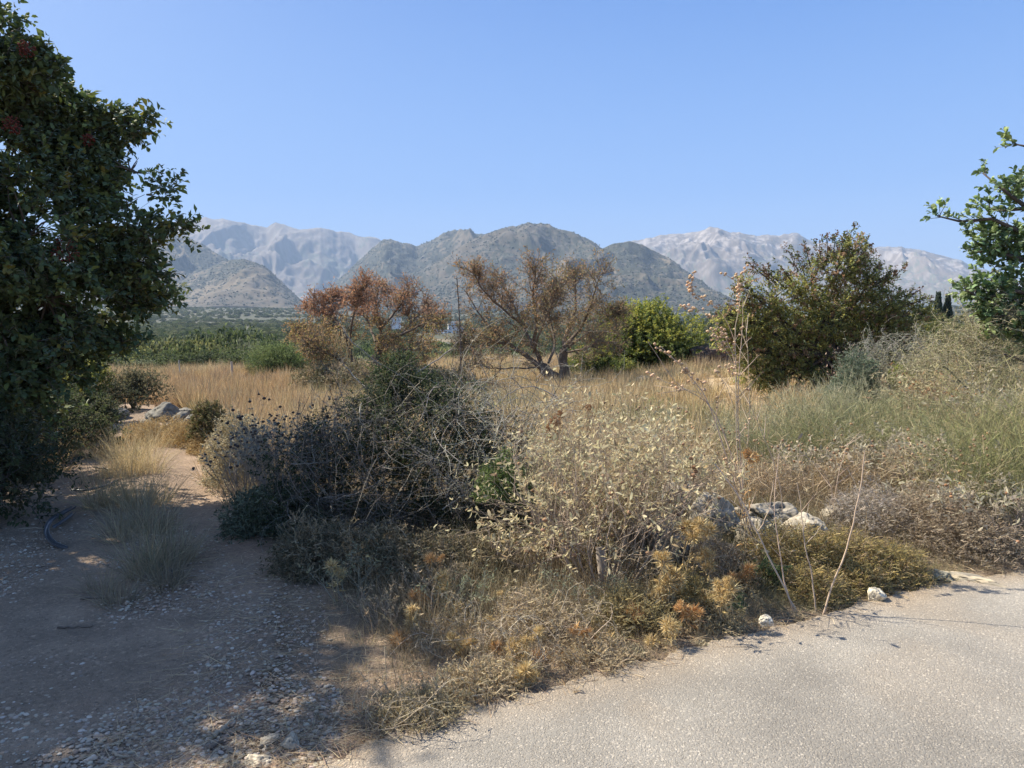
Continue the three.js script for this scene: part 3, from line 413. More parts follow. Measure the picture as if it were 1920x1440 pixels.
almond('rust coloured almond tree left of the bare one, its trunk hidden behind the thorn bush', 20, 202, 0, [
  { root: 1, p: [[700, 750], [704, 720], [706, 690], [704, 668]], r0: 0.16, r1: 0.11 }, { root: 1, p: [[668, 750], [666, 720], [664, 695], [660, 670]], r0: 0.12, r1: 0.08 },
  { p: [[704, 672], [710, 640], [714, 612], [706, 580], [700, 545]], r0: 0.09 }, { p: [[713, 615], [735, 592, .4], [752, 570, .6], [765, 548, .8]], r0: 0.06 }, { p: [[706, 670], [725, 645], [750, 628, -.5], [785, 612, -.6], [815, 600, -.8]], r0: 0.08, n: 24 }, { p: [[750, 628], [775, 600, .5], [800, 580, .8]], r0: 0.05 }, { p: [[715, 655], [750, 655, -1], [785, 655, -1.4], [810, 640, -1.6]], r0: 0.05 },
  { p: [[660, 675], [652, 640], [640, 615, .3], [615, 595, .5], [585, 575, .7]], r0: 0.07, n: 24, dense: 1.5 }, { p: [[640, 615], [620, 580, .8], [622, 565, 1]], r0: 0.04, n: 20, dense: 1.5 }, { p: [[655, 650], [660, 610, -.4], [668, 570, -.6], [680, 540, -.9]], r0: 0.06, n: 22, dense: 1.4 }, { p: [[640, 640], [610, 640, -.5], [580, 632, -.6], [565, 625, -.8]], r0: 0.04, dense: 1.5 }, { p: [[662, 690], [630, 670, -1], [600, 655, -1.2], [580, 650, -1.4]], r0: 0.05 }, { p: [[704, 640], [690, 600, .8], [690, 570, 1.2], [720, 545, 1.4]], r0: 0.05, dense: 1.3 }, { p: [[700, 690], [745, 690, .5], [790, 680, .6]], r0: 0.04 }],
  { n: 18, m: 13, len: 0.52, leaves: 4, dense: (q) => 0.15 + 0.6 * fbm3(q[0] * 1.5, q[1] * 1.5, q[2] * 1.5, 2, 5), color: (q, r) => q[1] > 2.0 ? (r() < (q[0] < -3.6 ? 0.85 : 0.55) ? [0.4, 0.22, 0.13] : [0.36, 0.26, 0.145]) : r() < 0.4 ? [0.3, 0.26, 0.09] : [0.4, 0.26, 0.13] });

// ---- bushes and trees farther back
function bush(name, label, X, Ytop, Ybase, d, width, o, group) {
  const r = R(o.seed), t = thing(name, label, o.cat ?? 'tree', [0, 0, 0], group), w = new Build(), l = new Build(), b = spot(X, d), top = at(X, Ytop, d)[1], lo = Ybase ? at(X, Ybase, d)[1] : b[1], h = top - lo, lobes = [];
  for (let k = 0; k < (o.k ?? 9); k++) { const a = k * 2.4 + r(), q = Math.sqrt(r()), y = r(), rr = (0.26 + 0.16 * r()) * Math.min(width, h * 1.3) * (o.lobe ?? 1), f = 1 - 0.55 * Math.pow(y, 2); lobes.push([[b[0] + Math.cos(a) * q * (width / 2 - rr * 0.6) * f, lerp(lo + rr * 0.6, top - rr * 0.75, y), b[2] + Math.sin(a) * q * (width / 2 - rr * 0.6) * f * 0.8], rr, o.n ?? 220]); }
  lobes.push([[b[0], top - h * 0.28, b[2]], h * 0.26, o.n ?? 220]);
  const f = [[b[0] - 0.1, lo + h * 0.22, b[2]], [b[0] + 0.12, lo + h * 0.26, b[2] + 0.1]];
  for (const q of f) w.tube([b, mix3(b, q, 0.5), q], 0.04 * h, 0.025 * h, o.bark ?? [0.09, 0.075, 0.06], 6, 0.2, 3);
  crown(w, l, { lobes, fork: f, limb: 0.015 * h, arms: 5, bark: [0.09, 0.075, 0.06], spray: 0.05 * width, leaves: 8, L: 0.022 * width, W: 0.013 * width, gap: 3 / width, thin: 0.36, shell: 0.45, twigs: 0.15, rise: 0.3, seed: o.seed, ...o }, r);
  w.put('trunk', M.bark, t); l.put('crown', M.leaf, t); return t;
}
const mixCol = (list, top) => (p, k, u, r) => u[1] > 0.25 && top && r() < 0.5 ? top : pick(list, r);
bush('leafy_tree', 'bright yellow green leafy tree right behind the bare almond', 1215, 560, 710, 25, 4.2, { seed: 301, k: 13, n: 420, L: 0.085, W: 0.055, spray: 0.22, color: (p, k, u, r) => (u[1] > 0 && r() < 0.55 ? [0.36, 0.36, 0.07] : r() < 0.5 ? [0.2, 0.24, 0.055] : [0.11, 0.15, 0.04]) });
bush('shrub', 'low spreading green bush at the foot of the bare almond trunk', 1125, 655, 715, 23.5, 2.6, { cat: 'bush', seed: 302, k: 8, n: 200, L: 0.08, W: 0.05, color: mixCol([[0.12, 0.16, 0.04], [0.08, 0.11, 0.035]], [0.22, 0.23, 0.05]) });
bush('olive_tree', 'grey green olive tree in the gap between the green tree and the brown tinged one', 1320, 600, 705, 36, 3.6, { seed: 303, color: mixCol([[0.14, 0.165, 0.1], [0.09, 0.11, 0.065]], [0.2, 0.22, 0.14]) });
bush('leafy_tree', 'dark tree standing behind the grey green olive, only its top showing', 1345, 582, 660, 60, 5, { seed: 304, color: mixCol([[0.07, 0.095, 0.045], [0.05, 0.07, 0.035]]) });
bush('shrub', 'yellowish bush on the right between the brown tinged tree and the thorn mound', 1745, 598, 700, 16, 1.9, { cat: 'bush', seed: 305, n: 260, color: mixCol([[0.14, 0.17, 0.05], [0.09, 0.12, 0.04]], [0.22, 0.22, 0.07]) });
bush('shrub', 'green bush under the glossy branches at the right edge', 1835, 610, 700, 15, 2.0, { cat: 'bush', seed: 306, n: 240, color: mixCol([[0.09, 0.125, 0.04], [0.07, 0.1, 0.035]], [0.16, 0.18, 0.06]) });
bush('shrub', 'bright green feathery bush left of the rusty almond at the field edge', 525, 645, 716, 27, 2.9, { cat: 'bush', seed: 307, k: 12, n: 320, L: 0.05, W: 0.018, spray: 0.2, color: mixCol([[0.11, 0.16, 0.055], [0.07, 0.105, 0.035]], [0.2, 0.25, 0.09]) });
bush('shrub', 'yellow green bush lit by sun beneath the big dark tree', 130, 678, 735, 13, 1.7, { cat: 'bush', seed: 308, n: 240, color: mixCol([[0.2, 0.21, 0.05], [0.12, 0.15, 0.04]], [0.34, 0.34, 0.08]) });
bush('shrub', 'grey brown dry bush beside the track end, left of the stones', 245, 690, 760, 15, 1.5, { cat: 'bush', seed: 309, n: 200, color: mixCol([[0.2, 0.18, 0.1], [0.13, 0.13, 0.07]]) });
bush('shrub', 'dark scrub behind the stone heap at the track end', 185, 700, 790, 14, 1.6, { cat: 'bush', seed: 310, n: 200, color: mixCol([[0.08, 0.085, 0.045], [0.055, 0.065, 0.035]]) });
// cypresses on the right
for (const [X, Y, label] of [[1757, 553, 'left cypress of the dark pair before the right mountain'], [1775, 557, 'right cypress of the dark pair before the right mountain']]) {
  const r = R(X), t = thing('cypress_tree', label, 'tree', [0, 0, 0], 'pair of dark cypresses'), w = new Build(), l = new Build(), b = spot(X, 70), top = at(X, Y, 70); w.tube([b, [b[0], top[1] - 0.5, b[2]]], 0.18, 0.03, [0.09, 0.07, 0.05], 6);
  for (let k = 0; k < 1500; k++) { const y = Math.pow(r(), 0.8), a = r() * 6.28, q = (1 - y) * 1.5 * (0.35 + 0.65 * Math.sqrt(r())) * (0.8 + 0.4 * n2(a * 2, y * 9, 4)), p = [b[0] + Math.cos(a) * q, lerp(b[1] + 0.4, top[1], y), b[2] + Math.sin(a) * q], d = nrm([Math.cos(a) * 0.5, 1, Math.sin(a) * 0.5]); l.leaf(p, d, perp(d, r), 0.45, 0.16, tint([0.07, 0.1, 0.06], r)); }
  w.put('trunk', M.bark, t); l.put('crown', M.leaf, t);
}
// ---- the wooded valley: near trees one by one, copies of four kinds, then the far woods
{
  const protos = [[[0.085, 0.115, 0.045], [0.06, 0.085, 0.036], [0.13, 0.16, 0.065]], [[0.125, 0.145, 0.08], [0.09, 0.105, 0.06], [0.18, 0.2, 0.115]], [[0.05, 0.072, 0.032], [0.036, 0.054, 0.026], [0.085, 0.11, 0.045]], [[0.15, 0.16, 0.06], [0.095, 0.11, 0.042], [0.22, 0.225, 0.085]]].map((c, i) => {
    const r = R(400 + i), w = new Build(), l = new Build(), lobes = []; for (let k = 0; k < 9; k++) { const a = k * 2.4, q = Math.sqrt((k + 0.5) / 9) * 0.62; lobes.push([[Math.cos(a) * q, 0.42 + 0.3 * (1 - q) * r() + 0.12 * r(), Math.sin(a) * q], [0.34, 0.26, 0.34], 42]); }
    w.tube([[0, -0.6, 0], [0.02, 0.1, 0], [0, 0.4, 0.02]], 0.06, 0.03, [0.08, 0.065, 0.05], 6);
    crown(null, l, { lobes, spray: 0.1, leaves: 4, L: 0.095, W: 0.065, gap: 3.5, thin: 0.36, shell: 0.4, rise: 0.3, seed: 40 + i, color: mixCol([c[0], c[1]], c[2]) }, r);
    return [w.geo(), l.geo(), c];
  });
  const kinds = ['round mid green tree', 'grey green olive tree', 'dark dense tree', 'yellowish green tree'], r = R(444), used = [];
  const one = (X, d, wid, k, Ytop, label) => { const g = thing('valley_tree', label, 'tree', spot(X, d), 'trees of the wooded valley'); g.rotation.y = r() * 6.28; let h = wid * (0.75 + 0.3 * r()); if (Ytop) h = (at(X, Ytop, d)[1] - g.position.y) / 0.98; const half = Math.max(wid, h * 1.15) / 2; g.scale.set(half, h, half * 0.9); for (const [n, q, m] of [['trunk', 0, M.bark], ['crown', 1, M.leaf]]) { const e = new THREE.Mesh(protos[k][q], m); e.name = n; e.castShadow = e.receiveShadow = true; g.add(e); tally += protos[k][q].index.count / 3; } };
  const valley = [[262, 33, 1.9, 1, 672], [300, 36, 2.2, 0, 668], [352, 31, 1.5, 3, 690], [378, 34, 1.2, 0, 690], [326, 40, 3.0, 2, 660], [402, 38, 3.2, 2, 655], [440, 36, 2.4, 0, 662], [465, 42, 2.6, 2, 655], [488, 40, 2.4, 0, 660], [285, 46, 3.0, 2, 655], [350, 52, 3.6, 0, 640], [395, 55, 3.6, 3, 638], [430, 50, 3, 0, 645], [475, 55, 3.6, 1, 640], [520, 60, 3.6, 2, 636], [555, 52, 3, 0, 640], [300, 70, 4, 3, 622], [345, 75, 4, 1, 622], [372, 72, 4, 3, 620], [400, 78, 4.6, 2, 615], [435, 80, 3.6, 0, 614], [470, 74, 4, 1, 628], [505, 85, 4.4, 0, 626], [540, 80, 4, 2, 628], [575, 70, 4, 0, 632], [840, 50, 3, 0, 660], [862, 60, 3.4, 2, 655], [818, 64, 3.4, 3, 655], [800, 46, 2.4, 3, 662], [780, 70, 4, 1, 640], [888, 52, 3, 0, 654], [745, 56, 3.4, 3, 650], [725, 64, 3.4, 0, 642], [610, 44, 2.6, 0, 672], [640, 50, 3, 1, 668], [910, 46, 2.6, 1, 655], [1290, 55, 3.6, 1, 615], [1395, 60, 4, 0, 590], [1800, 60, 4, 0, 592]];
  const nth = ['leftmost', 'second from left', 'third from left', 'fourth from left', 'fifth from left', 'sixth from left', 'seventh from left', 'eighth from left', 'ninth from left', 'tenth from left'];
  const rowOf = ([X, d]) => X < 600 ? (d < 44 ? 'of the nearest valley trees at the field edge' : d < 65 ? 'in the second row of valley trees' : 'in the third row of valley trees') : X < 700 ? 'seen under the rusty almond tree' : X < 930 ? 'of those seen between the two almond trees' : X < 1500 ? 'behind the grey green olive in the gap' : 'under the cypresses';
  const rowsOf = {}; for (const v of [...valley].sort((a, b) => a[0] - b[0])) (rowsOf[rowOf(v)] ??= []).push(v);
  for (const v of valley) { const q = rowsOf[rowOf(v)], [X, d, wd, k, Y] = v; one(X, d, wd, k, Y, kinds[k] + (q.length > 1 ? ', ' + nth[q.indexOf(v)] : ', the one') + ' ' + rowOf(v)); }
  const far = [[], [], []], cols = [[], [], []];
  for (let i = 0; i < 34000; i++) {
    const d = 92 * Math.pow(3600 / 92, Math.pow(r(), 0.68)), X = -300 + 2600 * r(), p = spot(X, d); if (X > 775 && X < 905 && d > 230 && d < 650) continue; if (fbm(p[0] * 0.006, p[2] * 0.009, 4, 51) > 0.56 + 0.05 * r()) continue; const hole = fbm(p[0] * 0.02, p[2] * 0.02, 2, 53); if (hole > 0.68) continue; const s = (1.6 + 2.0 * r()) * (1 + 0.6 * smooth(300, 1500, d)), k = i % 3; far[k].push(place([p[0], p[1] - 0.5, p[2]], r() * 6.28, [s, s * (0.8 + 0.5 * r()), s])); const t = 0.7 + 0.7 * r(), h = r(); cols[k].push([t * (1 + 0.35 * h), t * (1 + 0.25 * h), t]); }
  const lite = [0, 1, 2].map((i) => { const q = R(480 + i), l = new Build(); for (let k = 0; k < 520; k++) { const u = sph(q), bu = 0.75 + 0.5 * fbm3(u[0] * 2 + i * 9, u[1] * 2, u[2] * 2, 2, 5), p = [u[0] * 0.85 * bu, 0.5 + u[1] * 0.42 * bu, u[2] * 0.85 * bu], d = nrm(add(u, mul(sph(q), 0.7))); l.leaf(p, d, perp(d, q), 0.17, 0.12, tint([[0.085, 0.11, 0.05], [0.12, 0.14, 0.08], [0.055, 0.08, 0.036]][i], q, 0.3)); } for (let k = 0; k < 40; k++) { const u = sph(q), d = sph(q); l.leaf([u[0] * 0.5, 0.45 + u[1] * 0.3, u[2] * 0.5], d, perp(d, q), 0.34, 0.3, [0.06, 0.08, 0.04]); } return l.geo(); });
  lite.forEach((g, k) => tag(copies('distant_woodland', g, M.leaf, far[k], cols[k]), ['far woods of mid green trees covering the valley floor', 'far groves of grey green olives covering the valley floor', 'far dark scattered evergreens covering the valley floor'][k], 'woodland'));
}

// ===================================================================== plants, stones and odds and ends in front
const STRAWS = [[0.55, 0.42, 0.22], [0.48, 0.36, 0.19], [0.42, 0.32, 0.2], [0.6, 0.48, 0.28], [0.36, 0.29, 0.19]];
function tuft(l, p, h, n, spread, cols, r, width = 0.004, base = 0.06, sag = 0.9) {
  for (let k = 0; k < n; k++) { const a = r() * 6.283, q = base * Math.sqrt(r()), o = [Math.cos(a), 0, Math.sin(a)], b = [p[0] + o[0] * q, p[1] - 0.02, p[2] + o[2] * q], d = nrm(add(add(mul(o, spread * r()), [0, 1, 0]), mul(sph(r), 0.25))); l.blade(b, d, h * (0.45 + 0.7 * r()), width * (0.7 + 0.6 * r()), sag * r(), tint(pick(cols, r), r, 0.3), r, 3); }
}
// many thin rushes fanning from one base, each with side shoots
function rushes(w, l, p, o, r) {
  for (let k = 0; k < o.n; k++) {
    const a = r() * 6.283, q = o.base * Math.sqrt(r()), out = [Math.cos(a), 0, Math.sin(a)], L = o.h * (0.55 + 0.5 * r()), c = tint(pick(o.cols, r), r, 0.25);
    let x = [p[0] + out[0] * q, p[1] - 0.03, p[2] + out[2] * q], d = nrm(add(add(mul(out, o.fan * r()), [0, 1, 0]), mul(sph(r), 0.34))); const pts = [x];
    for (let i = 0; i < 4; i++) { d = nrm(add(add(d, mul(out, (o.droop ?? 0.12) * i * r())), mul(sph(r), 0.26))); x = mad(x, d, L / 4); pts.push(x); }
    for (let i = 0; i < 4; i++) w.ribbon(pts[i], pts[i + 1], o.r * (1 - i * 0.2), o.r * (0.8 - i * 0.2), c);
    for (let j = 0; j < (o.side ?? 5); j++) { const t = 1 + 2.99 * r(), i = Math.floor(t), b = mix3(pts[i], pts[i + 1], t - i), e = nrm(add(add(mul(d, 0.7), mul(sph(r), 0.75)), [0, 0.2, 0])); l.blade(b, e, L * 0.17 * (0.5 + 0.9 * r()), o.r * 1.9, 0.3 * r(), tint(pick(o.cols, r), r, 0.3), r, 2); }
  }
}
// a dome of tangled fine twigs with specks of leaf
function cushion(w, l, C, S, n, o, r) {
  for (let k = 0; k < n; k++) {
    const u = sph(r), t = Math.pow(r(), o.shell ?? 0.4); u[1] = Math.abs(u[1]) * 1.05 - 0.12; const bump = 0.75 + 0.5 * fbm3(u[0] * 2.2 + C[0], u[1] * 2.2, u[2] * 2.2 + C[2], 2, 7), p = add(C, [u[0] * S[0] * t * bump, u[1] * S[1] * t * bump, u[2] * S[2] * t * bump]), c = pick(o.cols, r);
    let d = nrm(add(add(mul(u, 0.8), mul(sph(r), 0.9)), [0, 0.25, 0])), q = p;
    for (let i = 0; i < 3; i++) { const e = mad(q, d, o.L * (0.5 + 0.7 * r())); if (i === 0 || r() < 0.5) w.ribbon(q, e, o.r, o.r * 0.6, tint(o.twig ?? c, r, 0.3)); else l.blade(q, d, o.L * 0.9, o.r * 2.2, 0.1, tint(c, r, 0.3), r, 1); if (o.speck) for (let s = 0; s < o.speck; s++) { const f = sph(r), b0 = mix3(q, e, r()); l.sliver(b0, mad(b0, f, o.sL * (0.6 + 0.8 * r())), o.sL * 0.24, tint(c, r, 0.35)); } d = nrm(add(d, mul(sph(r), 0.9))); q = i === 0 ? e : p; }
  }
}
// crossing spiny branches arching through a mound
function thorns(w, l, C, S, n, o, r) {
  for (let k = 0; k < n; k++) {
    const u = sph(r), c = tint(pick(o.cols, r), r, 0.25); let p = add(C, [u[0] * S[0] * 0.85, (u[1] * 0.75 - 0.1) * S[1], u[2] * S[2] * 0.85]), d = nrm(add(add(mul(u, 0.45), mul(sph(r), 0.8)), [0, 0.35, 0])); const L = o.L * (0.5 + 0.9 * r()), m = 6; let rad = o.r * (0.7 + 0.9 * r() * r());
    for (let i = 0; i < m; i++) {
      const inside = sub(p, C), f = Math.hypot(inside[0] / S[0], inside[1] / S[1], inside[2] / S[2]); d = nrm(add(add(d, mul(sph(r), 0.35)), f > 0.95 ? mul(nrm(inside), -0.35) : [0, -0.06 * i, 0]));
      const e = mad(p, d, L / m); w.stick(p, e, rad, rad * 0.87, c, 3); rad *= 0.86;
      for (let s = 0; s < (o.spines ?? 3); s++) { const b = mix3(p, e, r()), q = nrm(add(mul(perp(d, r), 1), mul(d, 0.35))), sl = o.spine * (0.5 + r()); w.sliver(b, mad(b, q, sl), rad * 0.6, tint(c, r, 0.2)); if (r() < (o.fork ?? 0.3)) { const b2 = mad(b, q, sl), q2 = nrm(add(q, mul(sph(r), 0.8))); w.sliver(b2, mad(b2, q2, sl * 1.3), rad * 0.45, c); } if (o.leafC && r() < (o.leafy ?? 0.4)) { const dd = sph(r); l.leaf(mad(b, q, sl * 0.4), dd, perp(dd, r), o.leafL * (0.6 + 0.8 * r()), o.leafL * 0.5, tint(pick(o.leafC, r), r, 0.3)); } }
      p = e;
    }
  }
}
// woody sage: forking stems with pairs of pale felted leaves at the ends
function sage(w, l, base, o, r) {
  const tip = (p, d, L, deep, rad) => {
    const c = tint(o.stem, r, 0.22); let q = p; const m = 3; for (let i = 0; i < m; i++) { d = nrm(add(add(d, mul(sph(r), 0.28)), [0, o.up ?? 0.1, 0])); const e = mad(q, d, L / m); w.stick(q, e, rad, rad * 0.85, c, deep > 1 ? 5 : 4); q = e; rad *= 0.85; }
    if (deep > 0) { const kids = 2 + Math.floor(r() * (o.kids ?? 2.5)); for (let k = 0; k < kids; k++) tip(mix3(p, q, 0.55 + 0.45 * r()), nrm(add(mul(d, 0.9), mul(sph(r), 0.75))), L * (0.6 + 0.25 * r()), deep - 1, rad * 0.75); return; }
    const pairs = Math.floor(o.pairs * (0.4 + r())); let s = perp(d, r);
    for (let i = 0; i < pairs; i++) { const b = mad(q, d, -L * 0.5 * i / Math.max(1, pairs)); s = nrm(cross(d, s)); for (const g of [1, -1]) { const f = nrm(add(add(mul(s, g), mul(d, 0.5 + 0.5 * r())), mul(sph(r), 0.25))), L2 = o.leaf * (0.42 + 1.2 * r() * (0.5 + r() * 0.5)); l.oval(b, f, perp(f, r), L2, L2 * (0.2 + 0.16 * r()), tint(pick(o.cols, r), r, 0.2), 0.25); } }
    if (r() < (o.seed ?? 0)) w.ball(q, 0.011 + 0.006 * r(), tint(o.seedC, r, 0.3), 0.8);
  };
  for (let k = 0; k < o.n; k++) { const a = r() * 6.283, out = [Math.cos(a), 0, Math.sin(a)], b = add(base, [out[0] * o.base * r(), -0.03, out[2] * o.base * r()]), d = nrm(add(add(mul(out, o.fan * Math.sqrt(r())), [0, 1, 0]), o.lean ?? [0, 0, 0])); tip(b, d, o.h * (0.4 + 0.2 * r()), o.deep ?? 2, o.r * (0.6 + 0.6 * r())); }
}
function spikyHead(l, p, k, r, cols) { k *= 1.18; for (let i = 0; i < 170; i++) { const d = sph(r), c = tint(pick(cols, r), r, 0.25), q = mad(p, d, k * 0.25), e = nrm(add(d, [0, 0.35, 0])); l.leaf(q, e, perp(e, r), k * (0.5 + 0.9 * r()), k * 0.1, c, 0.1); } }
const curveOf = (pts, m = 14, wob = 0, r) => { const c = new THREE.CatmullRomCurve3(pts.map((q) => new THREE.Vector3(...q))), out = []; for (let k = 0; k <= m; k++) { const q = c.getPoint(k / m), j = wob ? mul(sph(r), wob) : [0, 0, 0]; out.push([q.x + j[0], q.y + j[1], q.z + j[2]]); } return out; };
const plant = (name, label, cat, seed, make, group, mats = [M.twig, M.dry], parts = ['stem', 'foliage']) => { const t = thing(name, label, cat, [0, 0, 0], group), w = new Build(), l = new Build(), r = R(seed); make(w, l, r); if (w.n) w.put(parts[0], mats[0], t); if (l.n) l.put(parts[1], mats[1], t); return t; };

// ---- tall straw weeds standing up through the bank
[[1010, 5.6, 0.75, 'at the left shoulder of the sage bush'], [1080, 6.6, 0.9, 'behind the left half of the sage bush'], [1170, 6.8, 0.95, 'behind the middle of the sage bush'], [1250, 6.4, 0.9, 'behind the right half of the sage bush'], [1330, 5.9, 0.8, 'behind the shaded grey boulder'], [1390, 6.4, 0.7, 'above the upper pale boulder'], [1470, 6.1, 0.75, 'behind the pair of pale boulders'], [1540, 6.0, 0.7, 'behind the white sunlit boulder'], [1620, 5.9, 0.7, 'behind the pale grey cushion bush'], [1700, 5.7, 0.75, 'among the brown cushion bushes, left'], [1790, 5.5, 0.7, 'among the brown cushion bushes, right'], [1860, 5.6, 0.75, 'by the rush clump near the right edge']].forEach(([X, d, h, where], i) => plant('straw_weed', 'thin upright straw coloured weed stems ' + where, 'plant', 890 + i * 3, (w, l, r) => { rushes(w, l, spot(X, d), { n: 46, h, base: 0.22, fan: 0.55, cols: [[0.54, 0.43, 0.27], [0.44, 0.34, 0.22], [0.6, 0.5, 0.33], [0.36, 0.27, 0.18]], r: 0.0022, side: 5 }, r); for (let k = 0; k < 14; k++) { const b = add(spot(X, d), [(r() - 0.5) * 0.5, h * (0.55 + 0.35 * r()), (r() - 0.5) * 0.4]); l.ball(b, 0.009 + 0.004 * r(), tint([0.36, 0.24, 0.14], r)); } }, undefined, [M.twig, M.dry], ['stem', 'heads']));
// ---- stones: limestone with pits, ledges and lichen
const icoCache = {};
function stone(label, X, Y, size, seed, o = {}, d0) {
  const n = o.n ?? 22, g = (icoCache[n] ??= new THREE.IcosahedronGeometry(1, n)).clone(), P = g.attributes.position, C = new Float32Array(P.count * 3), base = d0 ? spot(X, d0) : foot(X, Y), r = R(seed), yaw = r() * 6.28, planes = Array.from({ length: 13 }, () => [sph(r), 0.66 + 0.3 * r()]), s = Array.isArray(size) ? size : [size, size * 0.75, size];
  for (let i = 0; i < P.count; i++) {
    let q = nrm([P.getX(i), P.getY(i), P.getZ(i)]); const k = seed * 3.1, f = fbm3(q[0] * 1.3 + k, q[1] * 1.3, q[2] * 1.3, 3, seed), m = fbm3(q[0] * 3.4 + k, q[1] * 3.4, q[2] * 3.4, 4, seed + 5), pit = smooth(0.60, 0.74, fbm3(q[0] * 6 + k, q[1] * 6, q[2] * 6, 3, seed + 9)), fine = fbm3(q[0] * 14, q[1] * 14, q[2] * 14, 2, seed + 2);
    let R0 = 1.15; for (const [pl, off] of planes) { const g2 = dot(q, pl); if (g2 > 0.05) R0 = Math.min(R0, off / g2); }   // broken faces
    R0 += 0.30 * (f - 0.5) + 0.17 * (m - 0.5) - 0.13 * pit + 0.09 * (fine - 0.5) - 0.06 * smooth(0.75, 0.9, ridged(q[0] * 2 + k, q[1] * 2 + q[2], 3, seed));
    const p = [q[0] * R0 * s[0], q[1] * R0 * s[1], q[2] * R0 * s[2]], c = Math.cos(yaw), sn = Math.sin(yaw); P.setXYZ(i, p[0] * c - p[2] * sn, p[1] + s[1] * (o.lift ?? 0.45), p[0] * sn + p[2] * c);
    const light = smooth(0.4, 0.62, m), a = o.a ?? [0.25, 0.235, 0.21], b = o.b ?? [0.38, 0.355, 0.31]; let col = mix3(a, b, light); col = mix3(col, [0.12, 0.115, 0.11], pit * 0.8 + smooth(0.56, 0.66, fbm3(q[0] * 2.3, q[1] * 2.3 + k, q[2] * 2.3, 3, seed + 7)) * 0.45); if (o.rust) col = mix3(col, [0.42, 0.25, 0.12], smooth(0.52, 0.62, fbm3(q[0] * 3, q[1] * 3, q[2] * 3 + k, 3, seed + 8)) * o.rust); const z = 0.8 + 0.4 * fine; C.set([col[0] * z * 1.06, col[1] * z, col[2] * z * 0.86], i * 3);
  }
  g.setAttribute('color', new THREE.BufferAttribute(C, 3)); g.deleteAttribute('uv'); g.deleteAttribute('normal');
  // weld for smooth shading
  const key = new Map(), idx = [], NP = [], NC = []; for (let i = 0; i < P.count; i++) { const kk = P.getX(i).toFixed(5) + P.getY(i).toFixed(5) + P.getZ(i).toFixed(5); let v = key.get(kk); if (v === undefined) { v = NP.length / 3; key.set(kk, v); NP.push(P.getX(i), P.getY(i), P.getZ(i)); NC.push(C[i * 3], C[i * 3 + 1], C[i * 3 + 2]); } idx.push(v); }
  const h = new THREE.BufferGeometry(); h.setAttribute('position', new THREE.BufferAttribute(new Float32Array(NP), 3)); h.setAttribute('color', new THREE.BufferAttribute(new Float32Array(NC), 3)); h.setIndex(idx); h.computeVertexNormals(); tally += idx.length / 3;
  const me = new THREE.Mesh(h, M.rock); me.name = numbered(o.name ?? 'boulder'); me.castShadow = me.receiveShadow = true; me.position.set(base[0], base[1] + (o.up ?? 0), base[2]); scene.add(me); return tag(me, label, o.cat ?? 'boulder', o.group);
}
const WALLS = 'boulders of the tumbled stone wall';
stone('large dark pitted boulder at the right foot of the pale sage bush', 1245, 1030, [0.22, 0.25, 0.18], 11, { a: [0.2, 0.19, 0.18], b: [0.36, 0.345, 0.32], group: WALLS }, 4.95);
stone('pale boulder poking out through the top of the sage bush', 1272, 930, [0.13, 0.16, 0.13], 12, { group: WALLS, lift: 1.2 }, 5.7);
stone('shaded grey boulder behind the bare stalks, right of the big dark one', 1345, 1000, [0.19, 0.19, 0.18], 13, { a: [0.24, 0.23, 0.21], b: [0.42, 0.4, 0.37], group: WALLS, lift: 0.8 }, 5.35);
stone('upper pale lichened boulder of the pair above the yellow cushion bushes', 1447, 985, [0.22, 0.12, 0.18], 14, { b: [0.42, 0.39, 0.34], group: WALLS, lift: 1.0 }, 5.5);
stone('white sunlit boulder leaning right, in the middle of the tumbled wall', 1507, 1000, [0.22, 0.11, 0.17], 15, { a: [0.26, 0.24, 0.21], b: [0.46, 0.43, 0.375], group: WALLS, lift: 0.95 }, 5.3);
stone('small grey boulder tucked under the upper pale one', 1425, 1000, [0.14, 0.13, 0.13], 16, { group: WALLS, lift: 0.8 }, 5.15);
stone('pale boulder at the right end of the tumbled wall behind thin stems', 1578, 1000, [0.1, 0.08, 0.09], 17, { group: WALLS, lift: 0.95 }, 5.6);
stone('low grey boulder behind the wall, half sunk in dry grass', 1640, 985, [0.13, 0.12, 0.13], 18, { group: WALLS }, 5.7);
stone('small rust stained stone sitting on the big dark boulder', 1262, 960, [0.075, 0.06, 0.06], 19, { n: 12, up: 0.42, rust: 0.9, b: [0.62, 0.58, 0.5], name: 'stone', cat: 'stone' }, 4.95);
stone('squarish white stone at the road edge in front of the yellow cushion bushes', 1643, 1128, [0.055, 0.065, 0.05], 20, { n: 14, b: [0.72, 0.68, 0.58], a: [0.5, 0.47, 0.42], name: 'stone', cat: 'stone' });
stone('small white stone at the road edge beside the foot of the bare stalks', 1438, 1172, [0.045, 0.035, 0.04], 21, { n: 12, b: [0.75, 0.72, 0.66], a: [0.5, 0.48, 0.44], name: 'stone', cat: 'stone' });
stone('flat pale ledge stone at the road edge far right', 1825, 1092, [0.2, 0.03, 0.07], 22, { n: 14, b: [0.46, 0.41, 0.33], name: 'stone', cat: 'stone' });
stone('dark grey stone left of the flat pale ledge at the road edge', 1765, 1088, [0.075, 0.05, 0.06], 23, { n: 12, a: [0.13, 0.14, 0.13], b: [0.24, 0.25, 0.23], name: 'stone', cat: 'stone' });
stone('grey flat stone in the shade at the bottom, left one of a touching pair', 505, 1392, [0.05, 0.02, 0.035], 24, { n: 10, name: 'stone', cat: 'stone' });
stone('rounded grey stone in the shade at the bottom, right one of a touching pair', 545, 1400, [0.042, 0.03, 0.035], 25, { n: 10, name: 'stone', cat: 'stone' });
